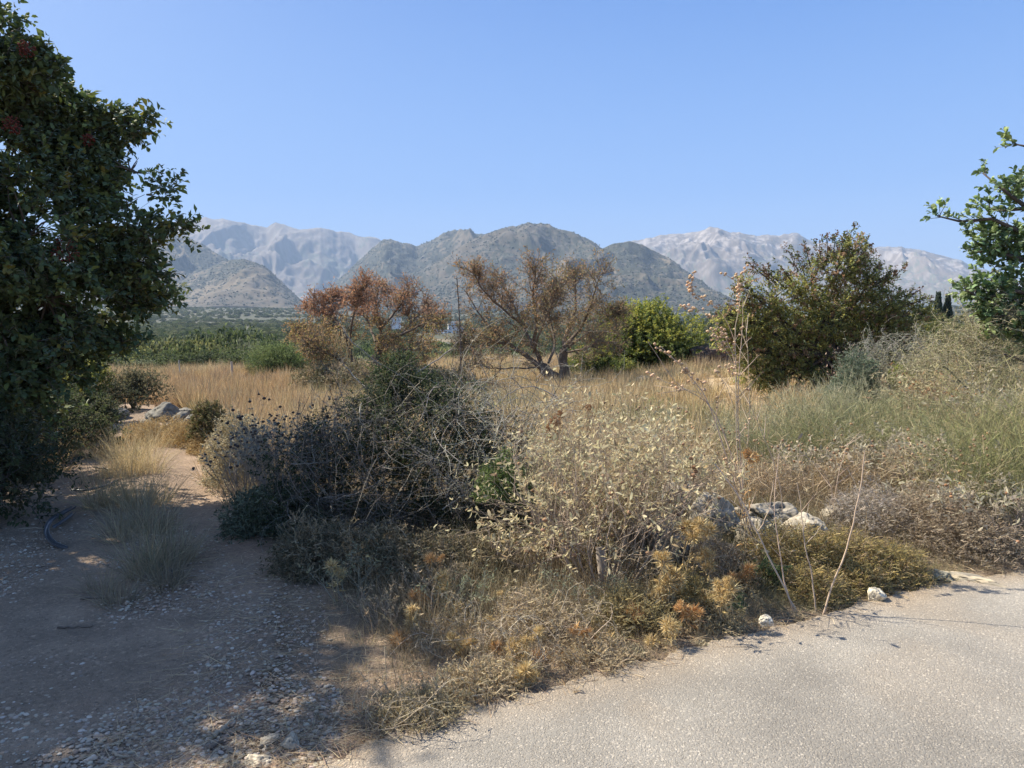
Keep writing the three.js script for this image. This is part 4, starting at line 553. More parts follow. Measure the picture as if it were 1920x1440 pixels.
stone('pale flat stone at the bottom edge where sunlight reaches the gravel', 482, 1432, [0.06, 0.02, 0.04], 26, { n: 10, b: [0.6, 0.54, 0.45], name: 'stone', cat: 'stone' });
[[298, 748, 0.34, 13.2, 'largest grey stone of the heap at the track end'], [330, 752, 0.24, 12.8, 'grey stone in the middle of the heap at the track end'], [352, 756, 0.22, 12.6, 'right hand stone of the heap at the track end'], [322, 772, 0.22, 12.0, 'flat front stone of the heap at the track end'], [275, 765, 0.2, 12.4, 'left hand stone of the heap at the track end'], [345, 745, 0.2, 13.6, 'back stone of the heap at the track end'], [215, 740, 0.26, 13.4, 'dark stone in the scrub left of the heap']].forEach(([X, Y, s, d, label], i) => stone(label, X, Y, [s * 0.8, s * 0.6, s * 0.7], 30 + i, { n: 10, a: [0.12, 0.12, 0.115], b: [0.23, 0.225, 0.21], group: 'stones heaped at the track end', name: 'stone', cat: 'stone' }, d));  // heap colours darkened to carry the shade the stones lie in
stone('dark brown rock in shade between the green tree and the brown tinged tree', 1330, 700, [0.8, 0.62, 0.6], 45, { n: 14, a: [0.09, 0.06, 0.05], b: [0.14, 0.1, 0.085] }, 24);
stone('pale stone lying in the dry field at the foot of the bare almond', 1205, 712, [0.22, 0.16, 0.2], 46, { n: 10, name: 'stone', cat: 'stone' }, 20.5);

// ---- left side: undergrowth, track grass, pipe and sticks
for (const [X, Y, top, d, wd, sd, label] of [[20, 905, 700, 8.2, 1.7, 501, 'dark undergrowth bush at the left edge under the big tree'], [-60, 1010, 770, 6.2, 1.4, 502, 'dark leafy bush cut by the left edge, nearest the camera'], [95, 850, 735, 9.6, 1.5, 503, 'dark bush beside the track, right of the undergrowth under the big tree'], [150, 800, 735, 11.2, 1.1, 504, 'small dark bush where the track passes out of sight']]) bush('shrub', label, X, top, undefined, d, wd, { cat: 'bush', seed: sd, n: 150, k: 8, spray: 0.16, L: 0.05, W: 0.022, leaves: 8, color: mixCol([[0.065, 0.085, 0.035], [0.05, 0.07, 0.03], [0.1, 0.105, 0.05]]) });
[[262, 1065, 0.38, 460, 0.18, [[0.4, 0.33, 0.21], [0.34, 0.28, 0.18], [0.24, 0.23, 0.14]], 'tall grey green grass clump in the middle of the track'], [268, 1000, 0.42, 460, 0.19, [[0.34, 0.3, 0.2], [0.42, 0.35, 0.22]], 'dull grass clump just behind the tall grey green one on the track'], [240, 1112, 0.22, 380, 0.2, [[0.34, 0.28, 0.18], [0.28, 0.24, 0.17]], 'low ragged dry grass in front of the tall clump on the track'], [258, 940, 0.5, 640, 0.24, [[0.4, 0.34, 0.2], [0.5, 0.4, 0.23], [0.3, 0.27, 0.16]], 'straw grass clump in mid track behind the grey green one'], [256, 885, 0.55, 640, 0.26, [[0.55, 0.44, 0.24], [0.6, 0.49, 0.28]], 'sunlit straw grass clump farther along the track middle'], [238, 845, 0.46, 460, 0.3, [[0.55, 0.43, 0.25], [0.45, 0.36, 0.2]], 'last pale grass clump in the middle of the track']].forEach(([X, Y, h, n, b, cols, label], i) => plant('grass_clump', label, 'grass', 520 + i, (w, l, r) => { const p = foot(X, Y); for (let k = 0; k < 6; k++) { const c = add(p, [(r() - 0.5) * b * 2.4, 0, (r() - 0.5) * b * 2.6]), hh = h * (0.7 + 0.6 * r()); tuft(l, c, hh, n / 5, 0.9, cols, r, 0.0038, 0.09, 1.2); tuft(l, c, hh * 0.8, n / 22, 2.2, cols, r, 0.004, 0.12, 1.8); } }, undefined, [M.twig, M.grass], ['stem', 'blades']));
[[486, 945, 0.36, 420, 'straw coloured grass bank on the right of the track, nearest clump'], [452, 900, 0.42, 420, 'golden grass clump on the right of the track behind the nearest'], [470, 885, 0.5, 420, 'tall pale grass clump against the seed head bushes'], [512, 965, 0.3, 300, 'short dry grass below the seed head bushes at the track edge']].forEach(([X, Y, h, n, label], i) => plant('grass_clump', label, 'grass', 530 + i, (w, l, r) => { const p = foot(X, Y); for (let k = 0; k < 7; k++) tuft(l, add(p, [(r() - 0.5) * 0.5, 0, (r() - 0.5) * 0.5]), h, n / 6, 0.9, STRAWS, r, 0.0045, 0.09, 1.1); }, undefined, [M.twig, M.grass], ['stem', 'blades']));
[[268, 832, 0.36, 0.33, 'left golden cushion bush at the end of the track'], [312, 825, 0.42, 0.36, 'middle golden cushion bush at the end of the track'], [352, 832, 0.36, 0.34, 'right golden cushion bush at the end of the track'], [425, 862, 0.3, 0.3, 'golden cushion bush below the small brown green bush'], [388, 845, 0.22, 0.24, 'small golden cushion bush between the track end and the brown green bush']].forEach(([X, Y, a, h, label], i) => plant('cushion_bush', label, 'bush', 540 + i, (w, l, r) => cushion(w, l, foot(X, Y), [a, h, a], 1500, { cols: [[0.52, 0.38, 0.17], [0.46, 0.33, 0.15], [0.38, 0.28, 0.14]], L: 0.05, r: 0.0022, speck: 1, sL: 0.02 }, r)));
plant('shrub', 'small dense brown green bush right of the track end', 'bush', 550, (w, l, r) => { const p = spot(387, 10); cushion(w, l, add(p, [0, 0.22, 0]), [0.26, 0.42, 0.26], 1500, { cols: [[0.19, 0.17, 0.07], [0.13, 0.13, 0.05], [0.26, 0.2, 0.1]], twig: [0.14, 0.1, 0.07], L: 0.04, r: 0.0025, speck: 3, sL: 0.032 }, r); });
plant('bare_shrub', 'bare pinkish twigs at the left side of the track end', 'bush', 551, (w, l, r) => sage(w, l, spot(165, 11.2), { n: 9, h: 0.5, base: 0.12, fan: 1, r: 0.009, stem: [0.4, 0.29, 0.22], pairs: 0, leaf: 0.02, cols: [[0.3, 0.25, 0.15]], deep: 2 }, r));
{
  // the split black irrigation pipe and its pieces
  const lay = (pts, lift = 0) => pts.map(([X, Y, u = 0]) => { const p = foot(X, Y); return [p[0], p[1] + 0.014 + u + lift, p[2]]; });
  const gutter = (label, pts, rad, seed) => {                // a hose slit open lengthwise: a wall with thickness
    const t = new Build(), path = curveOf(lay(pts), 28), c = [0.11, 0.115, 0.125]; let u = null; const n = 9, m = path.length, s0 = 0;
    for (let k = 0; k < m; k++) { const d = nrm(sub(path[Math.min(k + 1, m - 1)], path[Math.max(0, k - 1)])), side = nrm(cross(d, UPV)), up = cross(side, d); for (let i = 0; i < n; i++) { const a = lerp(-0.35, Math.PI + 0.35, i / (n - 1)) + 3.14159, q = add(mul(side, Math.cos(a)), mul(up, Math.sin(a))); t.v(mad(path[k], q, rad), c); t.v(mad(path[k], q, rad * 0.84), c); } }
    for (let k = 0; k < m - 1; k++) { for (let i = 0; i < n - 1; i++) for (const o of [0, 1]) { const A = (k * n + i) * 2 + o, B2 = A + 2, D = A + 2 * n, E = D + 2; t.t(A, B2, D); t.t(B2, E, D); } for (const i of [0, n - 1]) { const A = (k * n + i) * 2, D = A + 2 * n; t.t(A, D, A + 1); t.t(D, D + 1, A + 1); } }
    return tag(t.put('irrigation_pipe', M.pipe), label, 'pipe');
  };
  gutter('bent black pipe split open, lying in a hook on the left side of the track', [[139, 963, 0.05], [118, 975, 0.05], [98, 985, 0.04], [88, 998, 0.02], [90, 1010, 0.005], [103, 1022], [122, 1030]], 0.02, 1);
  gutter('short split piece of black pipe lying inside the hooked one', [[139, 968, 0.02], [120, 981, 0.01], [102, 990]], 0.016, 2);
  gutter('dark piece of pipe on the track right of the tall grass clump', [[275, 1048], [298, 1060], [324, 1075]], 0.013, 3);
  const hose = (label, pts, rad, c, name = 'hose', cat = 'hose') => { const t = new Build(); t.tube(curveOf(lay(pts), 20), rad, rad * 0.9, c, 7); return tag(t.put(name, M.pipe), label, cat); };
  hose('thin black hose curving across the left rut beyond the hooked pipe', [[135, 921], [160, 922], [185, 917], [210, 908], [222, 902]], 0.012, [0.04, 0.04, 0.045]);
  hose('short dark hose in the left rut, farthest along the track', [[176, 878], [195, 881], [212, 882], [225, 880]], 0.011, [0.05, 0.045, 0.045]);
  const sticks = [[[35, 994], [60, 993], [85, 994]], [[108, 1182], [140, 1180], [175, 1179]], [[316, 982], [350, 988]], [[325, 1026], [360, 1027]], [[400, 1385], [420, 1372], [436, 1352]], [[395, 1410], [415, 1398], [430, 1396]], [[212, 1418], [230, 1425], [246, 1424]], [[150, 1128], [205, 1125]], [[490, 1390], [500, 1410]]];
  const names2 = ['pale stick left of the hooked pipe', 'thin dark twig on the gravel at lower left', 'thin twig across the right rut below the sunlit patch', 'second thin twig across the right rut', 'curved brown root lying on the shaded gravel at the bottom', 'straight pale stick beside the curved root', 'pale bark scrap in the sun spot at the bottom left', 'brown twig in front of the low ragged grass', 'small pale twig standing by the flat stone pair'];
  sticks.forEach((q, i) => { const t = new Build(), r = R(600 + i); t.tube(curveOf(lay(q), 10, 0.004, r), i === 4 ? 0.011 : 0.006, 0.003, i % 2 ? [0.14, 0.11, 0.085] : [0.36, 0.3, 0.22], 6, 0.2, i); tag(t.put('stick', M.bark), names2[i], 'stick'); });
}
// ---- the dry sage bushes with dark seed heads, left of the thorn bush
[[468, 6.9, 0.72, 701, 'left dry bush with dark round seed heads beside the track'], [535, 6.5, 0.86, 702, 'middle dry bush with dark round seed heads, the most thickly headed'], [610, 6.4, 0.9, 703, 'right dry bush with dark seed heads, merging into the thorn bush']].forEach(([X, d, h, s, label]) => plant('seed_head_bush', label, 'bush', s, (w, l, r) => {
  sage(w, l, spot(X, d), { n: 34, h: h, base: 0.25, fan: 0.55, r: 0.0055, stem: [0.3, 0.26, 0.21], pairs: 3, leaf: 0.034, cols: [[0.33, 0.32, 0.25], [0.27, 0.27, 0.21], [0.4, 0.37, 0.28]], deep: 2, seed: 0.45, seedC: [0.075, 0.055, 0.045], up: 0.3, kids: 2.6 }, r);
}));
plant('shrub', 'pale straw bush left of the seed head bushes at the track edge', 'bush', 704, (w, l, r) => { const p = spot(440, 7.6); cushion(w, l, add(p, [0, 0.1, 0]), [0.35, 0.75, 0.35], 1700, { cols: [[0.44, 0.37, 0.22], [0.36, 0.31, 0.19], [0.5, 0.42, 0.26]], L: 0.05, r: 0.0025, speck: 2, sL: 0.026 }, r); });
// ---- the great thorn bush
plant('thorn_bush', 'large tangled grey thorn bush, dark green at its top, in the middle of the bank', 'bush', 710, (w, l, r) => {
  const C = spot(770, 5.9), G = [[0.13, 0.11, 0.088], [0.17, 0.15, 0.12], [0.09, 0.075, 0.06], [0.26, 0.23, 0.185]], D = [[0.05, 0.075, 0.03], [0.04, 0.06, 0.026], [0.08, 0.1, 0.04]], S = [[0.17, 0.19, 0.13], [0.24, 0.25, 0.17], [0.12, 0.14, 0.09]];
  thorns(w, l, add(C, [0, 0.5, 0]), [0.95, 0.72, 0.7], 820, { cols: G, L: 0.6, r: 0.0036, spine: 0.03, leafC: S, leafy: 0.25, leafL: 0.016 }, r);
  thorns(w, l, add(spot(640, 5.7), [0, 0.35, 0]), [0.5, 0.5, 0.5], 200, { cols: G, L: 0.5, r: 0.0033, spine: 0.028, leafC: D, leafy: 0.3, leafL: 0.018 }, r);
  thorns(w, l, add(spot(905, 5.6), [0, 0.75, 0]), [0.5, 0.42, 0.5], 190, { cols: [[0.36, 0.34, 0.28], [0.44, 0.41, 0.33], [0.28, 0.26, 0.21]], L: 0.55, r: 0.003, spine: 0.032, leafC: [[0.3, 0.31, 0.2], [0.38, 0.36, 0.24]], leafy: 0.35, leafL: 0.018 }, r);
  thorns(w, l, add(spot(960, 6.4), [0, 1.05, 0]), [0.6, 0.3, 0.4], 70, { cols: [[0.2, 0.17, 0.14], [0.28, 0.25, 0.2]], L: 0.7, r: 0.0034, spine: 0.04, leafC: S, leafy: 0.15, leafL: 0.016 }, r);
  for (const [X, Y, rr, n, z] of [[745, 715, 0.22, 260, 6.2], [560, 880, 0.34, 260, 6.0], [560, 980, 0.36, 260, 5.7], [690, 1060, 0.3, 220, 5.5], [800, 1060, 0.34, 260, 5.5], [900, 1060, 0.3, 220, 5.5], [960, 1000, 0.3, 200, 5.7], [790, 755, 0.3, 330, 6.1], [715, 760, 0.26, 260, 6.1], [850, 770, 0.28, 240, 6.0], [770, 820, 0.42, 420, 5.9], [700, 830, 0.36, 330, 5.9], [860, 830, 0.3, 240, 5.8], [640, 830, 0.3, 220, 6.0], [755, 690, 0.1, 60, 6.2], [820, 735, 0.16, 110, 6.1], [620, 930, 0.4, 300, 5.8], [740, 930, 0.5, 480, 5.9], [850, 920, 0.46, 480, 6.0], [760, 1010, 0.45, 420, 5.8], [880, 1000, 0.42, 380, 5.8], [660, 1010, 0.4, 300, 5.8], [800, 850, 0.5, 420, 6.2], [930, 930, 0.4, 300, 6.0], [930, 840, 0.3, 160, 6.1]]) crown(null, l, { lobes: [[at(X, Y, z), rr, n]], spray: 0.11, leaves: 10, L: 0.03, W: 0.014, gap: 5, thin: 0.4, shell: 0.45, rise: 0.5, seed: 71, color: () => pick(D, r) }, r);
  for (const p of [[[690, 815], [676, 790], [675, 770], [682, 755]], [[600, 935], [650, 930], [700, 945]], [[830, 955], [880, 920], [925, 880]], [[940, 770], [900, 775], [860, 780]], [[545, 870], [610, 866], [660, 850]], [[1045, 745], [1000, 725], [960, 735], [930, 760]], [[610, 1040], [660, 985], [690, 980]], [[735, 700], [660, 640], [640, 610]], [[780, 700], [840, 660], [875, 620]], [[690, 730], [650, 690], [630, 660]]]) { const path = curveOf(p.map(([X, Y]) => at(X, Y, 5.25 + 0.5 * r() + (Y < 760 ? 0.8 : 0))), 12, 0.006, r); w.tube(path, 0.006, 0.0025, tint([0.3, 0.27, 0.23], r, 0.25), 5); for (let k = 1; k < 12; k++) for (let s = 0; s < 2; s++) { const q = nrm(add(sph(r), [0, 0.3, 0])); w.stick(path[k], mad(path[k], q, 0.04 * (0.5 + r())), 0.002, 0.0006, [0.3, 0.28, 0.23], 3); } }
}, undefined, [M.twig, M.leaf], ['branches', 'foliage']);
plant('shrub', 'soft bright green bush beside the sage bush, in front of the thorns', 'bush', 720, (w, l, r) => { const p = at(945, 900, 5.1); cushion(w, l, add(p, [0, -0.1, 0]), [0.2, 0.28, 0.18], 700, { cols: [[0.14, 0.2, 0.06], [0.1, 0.15, 0.05], [0.19, 0.24, 0.08]], twig: [0.2, 0.2, 0.1], L: 0.04, r: 0.0018, speck: 3, sL: 0.02 }, r); w.stick(add(p, [0, -0.1, 0]), spot(945, 5.2), 0.008, 0.01, [0.2, 0.17, 0.12], 5); });
plant('sage_plant', 'small grey leaved plant standing before the dark thorn bush', 'plant', 721, (w, l, r) => sage(w, l, spot(742, 4.95), { n: 10, h: 0.28, base: 0.08, fan: 0.5, r: 0.004, stem: [0.3, 0.3, 0.23], pairs: 5, leaf: 0.036, cols: [[0.36, 0.38, 0.28], [0.28, 0.31, 0.23]], deep: 1 }, r));
plant('shrub', 'dim grey green low bush at the left foot of the thorn bush', 'bush', 722, (w, l, r) => { cushion(w, l, spot(500, 5.9), [0.42, 0.36, 0.4], 1300, { cols: [[0.12, 0.14, 0.09], [0.17, 0.18, 0.11], [0.1, 0.11, 0.07]], L: 0.05, r: 0.0025, speck: 2, sL: 0.03 }, r); });
[[590, 4.9, 0.34, 0.36, 'dark low scrub at the left front of the thorn bush'], [690, 4.75, 0.34, 0.34, 'dark low scrub under the middle of the thorn bush'], [800, 4.65, 0.34, 0.32, 'dark low scrub before the right half of the thorn bush'], [895, 4.7, 0.3, 0.3, 'dark low scrub between the thorn bush and the sage bush']].forEach(([X, d, a, h, label], i) => plant('shrub', label, 'bush', 724 + i, (w, l, r) => cushion(w, l, spot(X, d), [a, h, a], 1100, { cols: [[0.17, 0.145, 0.09], [0.24, 0.195, 0.12], [0.11, 0.105, 0.06], [0.32, 0.26, 0.16]], L: 0.055, r: 0.0022, speck: 2, sL: 0.022 }, r), undefined, [M.twig, M.leaf]));
[[650, 4.3, 0.3, 'scrawny grey weed in the shade at the left end of the verge'], [815, 4.15, 0.34, 'scrawny grey green weed behind the pale yellow thistle'], [870, 4.0, 0.3, 'spiny grey weed left of the flat orange thistle head'], [960, 3.9, 0.26, 'dry forked weed before the low sage branch'], [1035, 4.1, 0.3, 'dry forked weed under the sage branches, middle of the verge'], [1060, 3.75, 0.2, 'whitish dry weed at the front of the verge by the road'], [1170, 4.0, 0.26, 'dry weed in front of the sage trunk'], [720, 3.95, 0.22, 'thin dry weed at the shaded left front of the verge']].forEach(([X, d, h, label], i) => plant('dry_weed', label, 'plant', 741 + i, (w, l, r) => sage(w, l, spot(X, d), { n: 9, h, base: 0.09, fan: 0.9, r: 0.0032, stem: i % 2 ? [0.42, 0.35, 0.26] : [0.3, 0.29, 0.21], pairs: 3, leaf: 0.02, cols: i % 2 ? [[0.46, 0.38, 0.24], [0.38, 0.3, 0.2]] : [[0.24, 0.27, 0.17], [0.3, 0.31, 0.2]], deep: 2, up: 0.2 }, r), undefined, [M.twig, M.leaf], ['stem', 'leaves']));
{
  // a tangle of dry weeds right down to the asphalt
  const q = R(7420), list = [];
  for (let i = 0; i < 26; i++) { const X = lerp(690, 1400, (i + 0.2 + 0.6 * q()) / 26), edge = profile([[560, 1452], [800, 1358], [1000, 1298], [1250, 1232], [1450, 1178]], X), up = 12 + 110 * Math.pow(q(), 1.2) * smooth(640, 860, X); list.push([X, edge - up, (0.07 + 0.13 * smooth(10, 110, up)) * smooth(560, 900, X)]); }
  const nth = ['leftmost', 'second from left', 'third from left', 'fourth from left', 'fifth from left', 'sixth from left', 'seventh from left', 'eighth from left', 'ninth from left', 'tenth from left', 'eleventh from left', 'twelfth from left', 'thirteenth from left', 'thirteenth from right', 'twelfth from right', 'eleventh from right', 'tenth from right', 'ninth from right', 'eighth from right', 'seventh from right', 'sixth from right', 'fifth from right', 'fourth from right', 'third from right', 'second from right', 'rightmost'], look = ['forked dry weed', 'leafy dry weed', 'spiny tangled weed', 'low tufted weed'];
  list.forEach(([X, Y, tall], i) => plant('dry_weed', look[i % 4] + ', ' + nth[i] + ' of the weeds along the asphalt edge', 'plant', 7421 + i, (w, l, r) => {
    const p = foot(X, Y), k = i % 4, h = tall * (0.8 + 0.5 * r());
    if (k < 2) sage(w, l, p, { n: 7, h, base: 0.12, fan: 1.4, r: 0.0028, stem: pick([[0.46, 0.37, 0.25], [0.34, 0.26, 0.18], [0.3, 0.28, 0.2]], r), pairs: 3, leaf: 0.022, cols: pick([[[0.5, 0.4, 0.25], [0.4, 0.31, 0.2]], [[0.36, 0.32, 0.2], [0.42, 0.37, 0.24]]], r), deep: 2, up: 0.05, kids: 3 }, r);
    else if (k === 2) thorns(w, l, add(p, [0, h * 0.55, 0]), [0.2, h * 0.7, 0.18], 46, { cols: [[0.42, 0.34, 0.23], [0.32, 0.26, 0.18], [0.5, 0.42, 0.3]], L: 0.26, r: 0.0022, spine: 0.022, leafC: [[0.46, 0.37, 0.22], [0.36, 0.29, 0.17]], leafy: 0.35, leafL: 0.016 }, r);
    else cushion(w, l, p, [0.2, h, 0.17], 420, { cols: pick([[[0.44, 0.35, 0.2], [0.34, 0.27, 0.16]], [[0.4, 0.33, 0.19], [0.3, 0.25, 0.15]], [[0.5, 0.4, 0.24], [0.4, 0.32, 0.2]]], r), L: 0.05, r: 0.0018, speck: 2, sL: 0.016 }, r);
    if (k !== 3) tuft(l, p, h * 1.1, 50, 1.4, STRAWS, r, 0.003, 0.14, 1.6);
  }, 'tangled dry weeds along the verge strip', [M.twig, M.leaf], ['stem', 'leaves']));
}
// ---- the pale sage bush in the centre
plant('sage_bush', 'large pale sage bush with woody stems and creamy leaves in the centre', 'bush', 730, (w, l, r) => {
  const b = foot(1128, 1105), K = [[0.68, 0.6, 0.36], [0.58, 0.52, 0.3], [0.76, 0.68, 0.42], [0.48, 0.43, 0.27], [0.5, 0.39, 0.22], [0.34, 0.26, 0.15], [0.4, 0.36, 0.2]], st = [0.38, 0.3, 0.22];
  const o = { h: 0.92, base: 0.16, fan: 0.9, r: 0.0085, stem: st, pairs: 3.4, leaf: 0.038, cols: K, deep: 3, seed: 0.04, seedC: [0.27, 0.16, 0.09], kids: 2.6, up: 0.1 };
  sage(w, l, b, { ...o, n: 19 }, r); sage(w, l, add(b, [-0.25, 0, -0.35]), { ...o, n: 19, h: 0.95, fan: 0.8 }, r); sage(w, l, add(b, [0.3, 0, -0.45]), { ...o, n: 18, h: 0.95, fan: 0.95 }, r); sage(w, l, add(b, [0.0, 0, -0.9]), { ...o, n: 20, h: 1.0, fan: 0.9, pairs: 2.6 }, r);
  for (const p of [[[1130, 1095], [1080, 1075], [1010, 1068], [950, 1050], [912, 1005]], [[1135, 1090], [1170, 1020], [1210, 960], [1290, 915], [1330, 905]], [[1125, 1090], [1090, 1040], [1030, 1050], [985, 1060]], [[1140, 1100], [1190, 1105], [1240, 1130]], [[1130, 1090], [1120, 1000], [1140, 930]], [[1135, 1090], [1150, 1010], [1190, 960], [1215, 900]], [[1130, 1100], [1128, 1075], [1130, 1050]]]) {
    const path = curveOf(p.map(([X, Y], i) => at(X, Y, 4.75 - 0.05 * i)), 14, 0.006, r); w.tube(path, 0.015, 0.006, st, 7, 0.2, 4);
    for (let k = 3; k < 14; k++) for (let s = 0; s < 2; s++) sage(w, l, path[k], { ...o, n: 1, h: 0.26, base: 0, fan: 0.9, r: 0.004, deep: 1, pairs: 4, seed: 0.1 }, r);
  }
  w.tube([b, add(b, [0.01, 0.12, 0]), add(b, [-0.01, 0.26, -0.02])], 0.04, 0.025, [0.33, 0.28, 0.23], 8, 0.3, 2);
}, undefined, [M.bark, M.leaf], ['stems', 'leaves']);
// ---- orange dried thistles
{
  const O = [[0.7, 0.44, 0.19], [0.58, 0.34, 0.14], [0.78, 0.56, 0.29], [0.45, 0.28, 0.13]], Y2 = [[0.72, 0.55, 0.27], [0.6, 0.45, 0.2], [0.8, 0.66, 0.38], [0.44, 0.33, 0.16]];
  const list = [[[[808, 1048, .03], [826, 1048, .02]], 1180, 4.5, 'orange thistle with a round head nodding left, before the dark bush'], [[[832, 1082, .035], [838, 1098, .03], [826, 1100, .03]], 1190, 4.35, 'yellow thistle cluster right below the orange round head'], [[[772, 1145, .03], [770, 1165, .03], [778, 1155, .025]], 1245, 4.05, 'pale yellow thistle standing alone in shade edge, leaning left'], [[[745, 1198, .035], [755, 1192, .03]], 1260, 3.95, 'dull thistle at ground level left of the pale yellow one'], [[[850, 1202, .028], [868, 1218, .035], [878, 1208, .03]], 1280, 3.85, 'yellow thistle pair low in front of the small grey stems'], [[[905, 1168, .025], [920, 1170, .025]], 1235, 4.05, 'flat orange thistle head lying sideways, mid verge'], [[[930, 1212, .022]], 1270, 3.8, 'single small orange thistle head, low in the verge'], [[[962, 1215, .03], [975, 1232, .03], [985, 1205, .025], [1010, 1185, .025]], 1300, 3.7, 'tall branching straw thistle at the front of the verge'], [[[985, 1258, .035], [972, 1270, .03], [992, 1272, .028]], 1305, 3.55, 'yellow thistle tuft nearest the road'], [[[1095, 1188, .026], [1112, 1212, .032], [1075, 1182, .02]], 1260, 3.9, 'pale thistle under the sage bush, by the verge edge'], [[[1245, 1052, .04], [1262, 1080, .045], [1250, 1092, .04], [1272, 1088, .04]], 1200, 4.3, 'large orange thistle cluster right of the sage trunk'], [[[1255, 1172, .04], [1262, 1180, .035]], 1230, 4.0, 'round golden thistle low by the road, right of the sage'], [[[1280, 1142, .03], [1298, 1150, .04]], 1215, 4.1, 'olive tinged thistle above the round golden one'], [[[1288, 990, .045], [1312, 985, .04], [1330, 995, .04], [1300, 1008, .04], [1322, 1040, .035], [1332, 1060, .03]], 1150, 4.5, 'tallest orange thistle, in front of the dark boulder'], [[[1352, 1112, .045], [1368, 1105, .04], [1358, 1125, .03]], 1195, 4.2, 'broad tan thistle among green leaves by the stalk foot'], [[[1405, 855, .03], [1415, 860, .03], [1398, 852, .025]], 1080, 5.0, 'orange thistle with a flat top above the boulders'], [[[622, 1062, .035], [640, 1075, .03]], 1180, 4.6, 'dim yellow thistle in full shade before the dark bush'], [[[938, 1112, .016]], 1180, 4.2, 'tiny orange thistle head on a thin stalk'], [[[1040, 790, .03], [1050, 780, .025], [1030, 800, .025]], 1000, 5.4, 'brown seed heads above the left part of the sage bush'], [[[1105, 765, .028]], 900, 6.2, 'single brown head over the top of the sage bush']];
  const more = [[700, 1140, 4.5, 2], [795, 1120, 4.3, 3], [860, 1150, 4.2, 3], [905, 1230, 3.8, 3], [1030, 1240, 3.75, 3], [1060, 1150, 4.15, 2], [1140, 1195, 3.95, 3], [1185, 1150, 4.1, 3], [1215, 1215, 3.9, 2], [1330, 1140, 4.25, 3], [1390, 1080, 4.6, 4], [1235, 1125, 4.2, 3]], where = ['in deep shade before the thorn bush', 'beside the pale yellow thistle, on its right', 'above the yellow thistle pair', 'low by the road, left of the tall branching one', 'low by the road under the sage branches', 'in front of the low sage branch', 'below the sage trunk, near the road', 'right beneath the sage trunk', 'by the road left of the round golden one', 'between the round golden one and the tan one', 'tallest beside the boulders', 'between the sage trunk and the large orange cluster'];
  { const q = R(799); more.forEach(([X, Y, d, n], k) => list.push([Array.from({ length: n }, () => [X + (q() - 0.5) * 36, Y + (q() - 0.5) * 30, 0.026 + 0.018 * q()]), 0, d + 0.1, 'dried spiny thistle heads ' + where[k]])); }
  list.forEach(([heads, Yb, d, label], i) => plant('thistle', label, 'thistle', 750 + i, (w, l, r) => {
    const hp = heads.map(([X, Y, k]) => [at(X, Y, d - 0.3 + 0.1 * (r() - 0.5)), k]), c0 = hp[0][0], base = [c0[0] + 0.12 * (r() - 0.3), 0, c0[2] - 0.05 + 0.1 * r()]; base[1] = H(base[0], base[2]) - 0.02; const cols = i % 3 === 0 || i === 18 || i === 19 ? O : Y2, use = i === 18 || i === 19 ? [[0.34, 0.19, 0.1], [0.42, 0.26, 0.14]] : cols;
    for (const [p, k] of hp) { const m = add(mix3(base, p, 0.55), mul(sph(r), 0.05)); w.tube(curveOf([base, m, p], 8), 0.0038, 0.002, [0.42, 0.32, 0.18], 5); spikyHead(l, p, k, r, use); for (let j = 0; j < 12; j++) { const t = 0.2 + 0.75 * r(), b = mix3(mix3(base, m, Math.min(1, t * 2)), p, clamp(t * 2 - 1)), f = nrm(add(sph(r), [0, 0.4, 0])); l.leaf(b, f, perp(f, r), 0.05 * (0.5 + r()), 0.012, tint(pick(use, r), r, 0.3), 0.3); } for (let j = 0; j < 4; j++) { const q = add(p, mul(sph(r), k * 1.2)); if (r() < 0.4) spikyHead(l, q, k * 0.5, r, use); } }
  }, undefined, [M.twig, M.dry], ['stem', 'heads']));
}
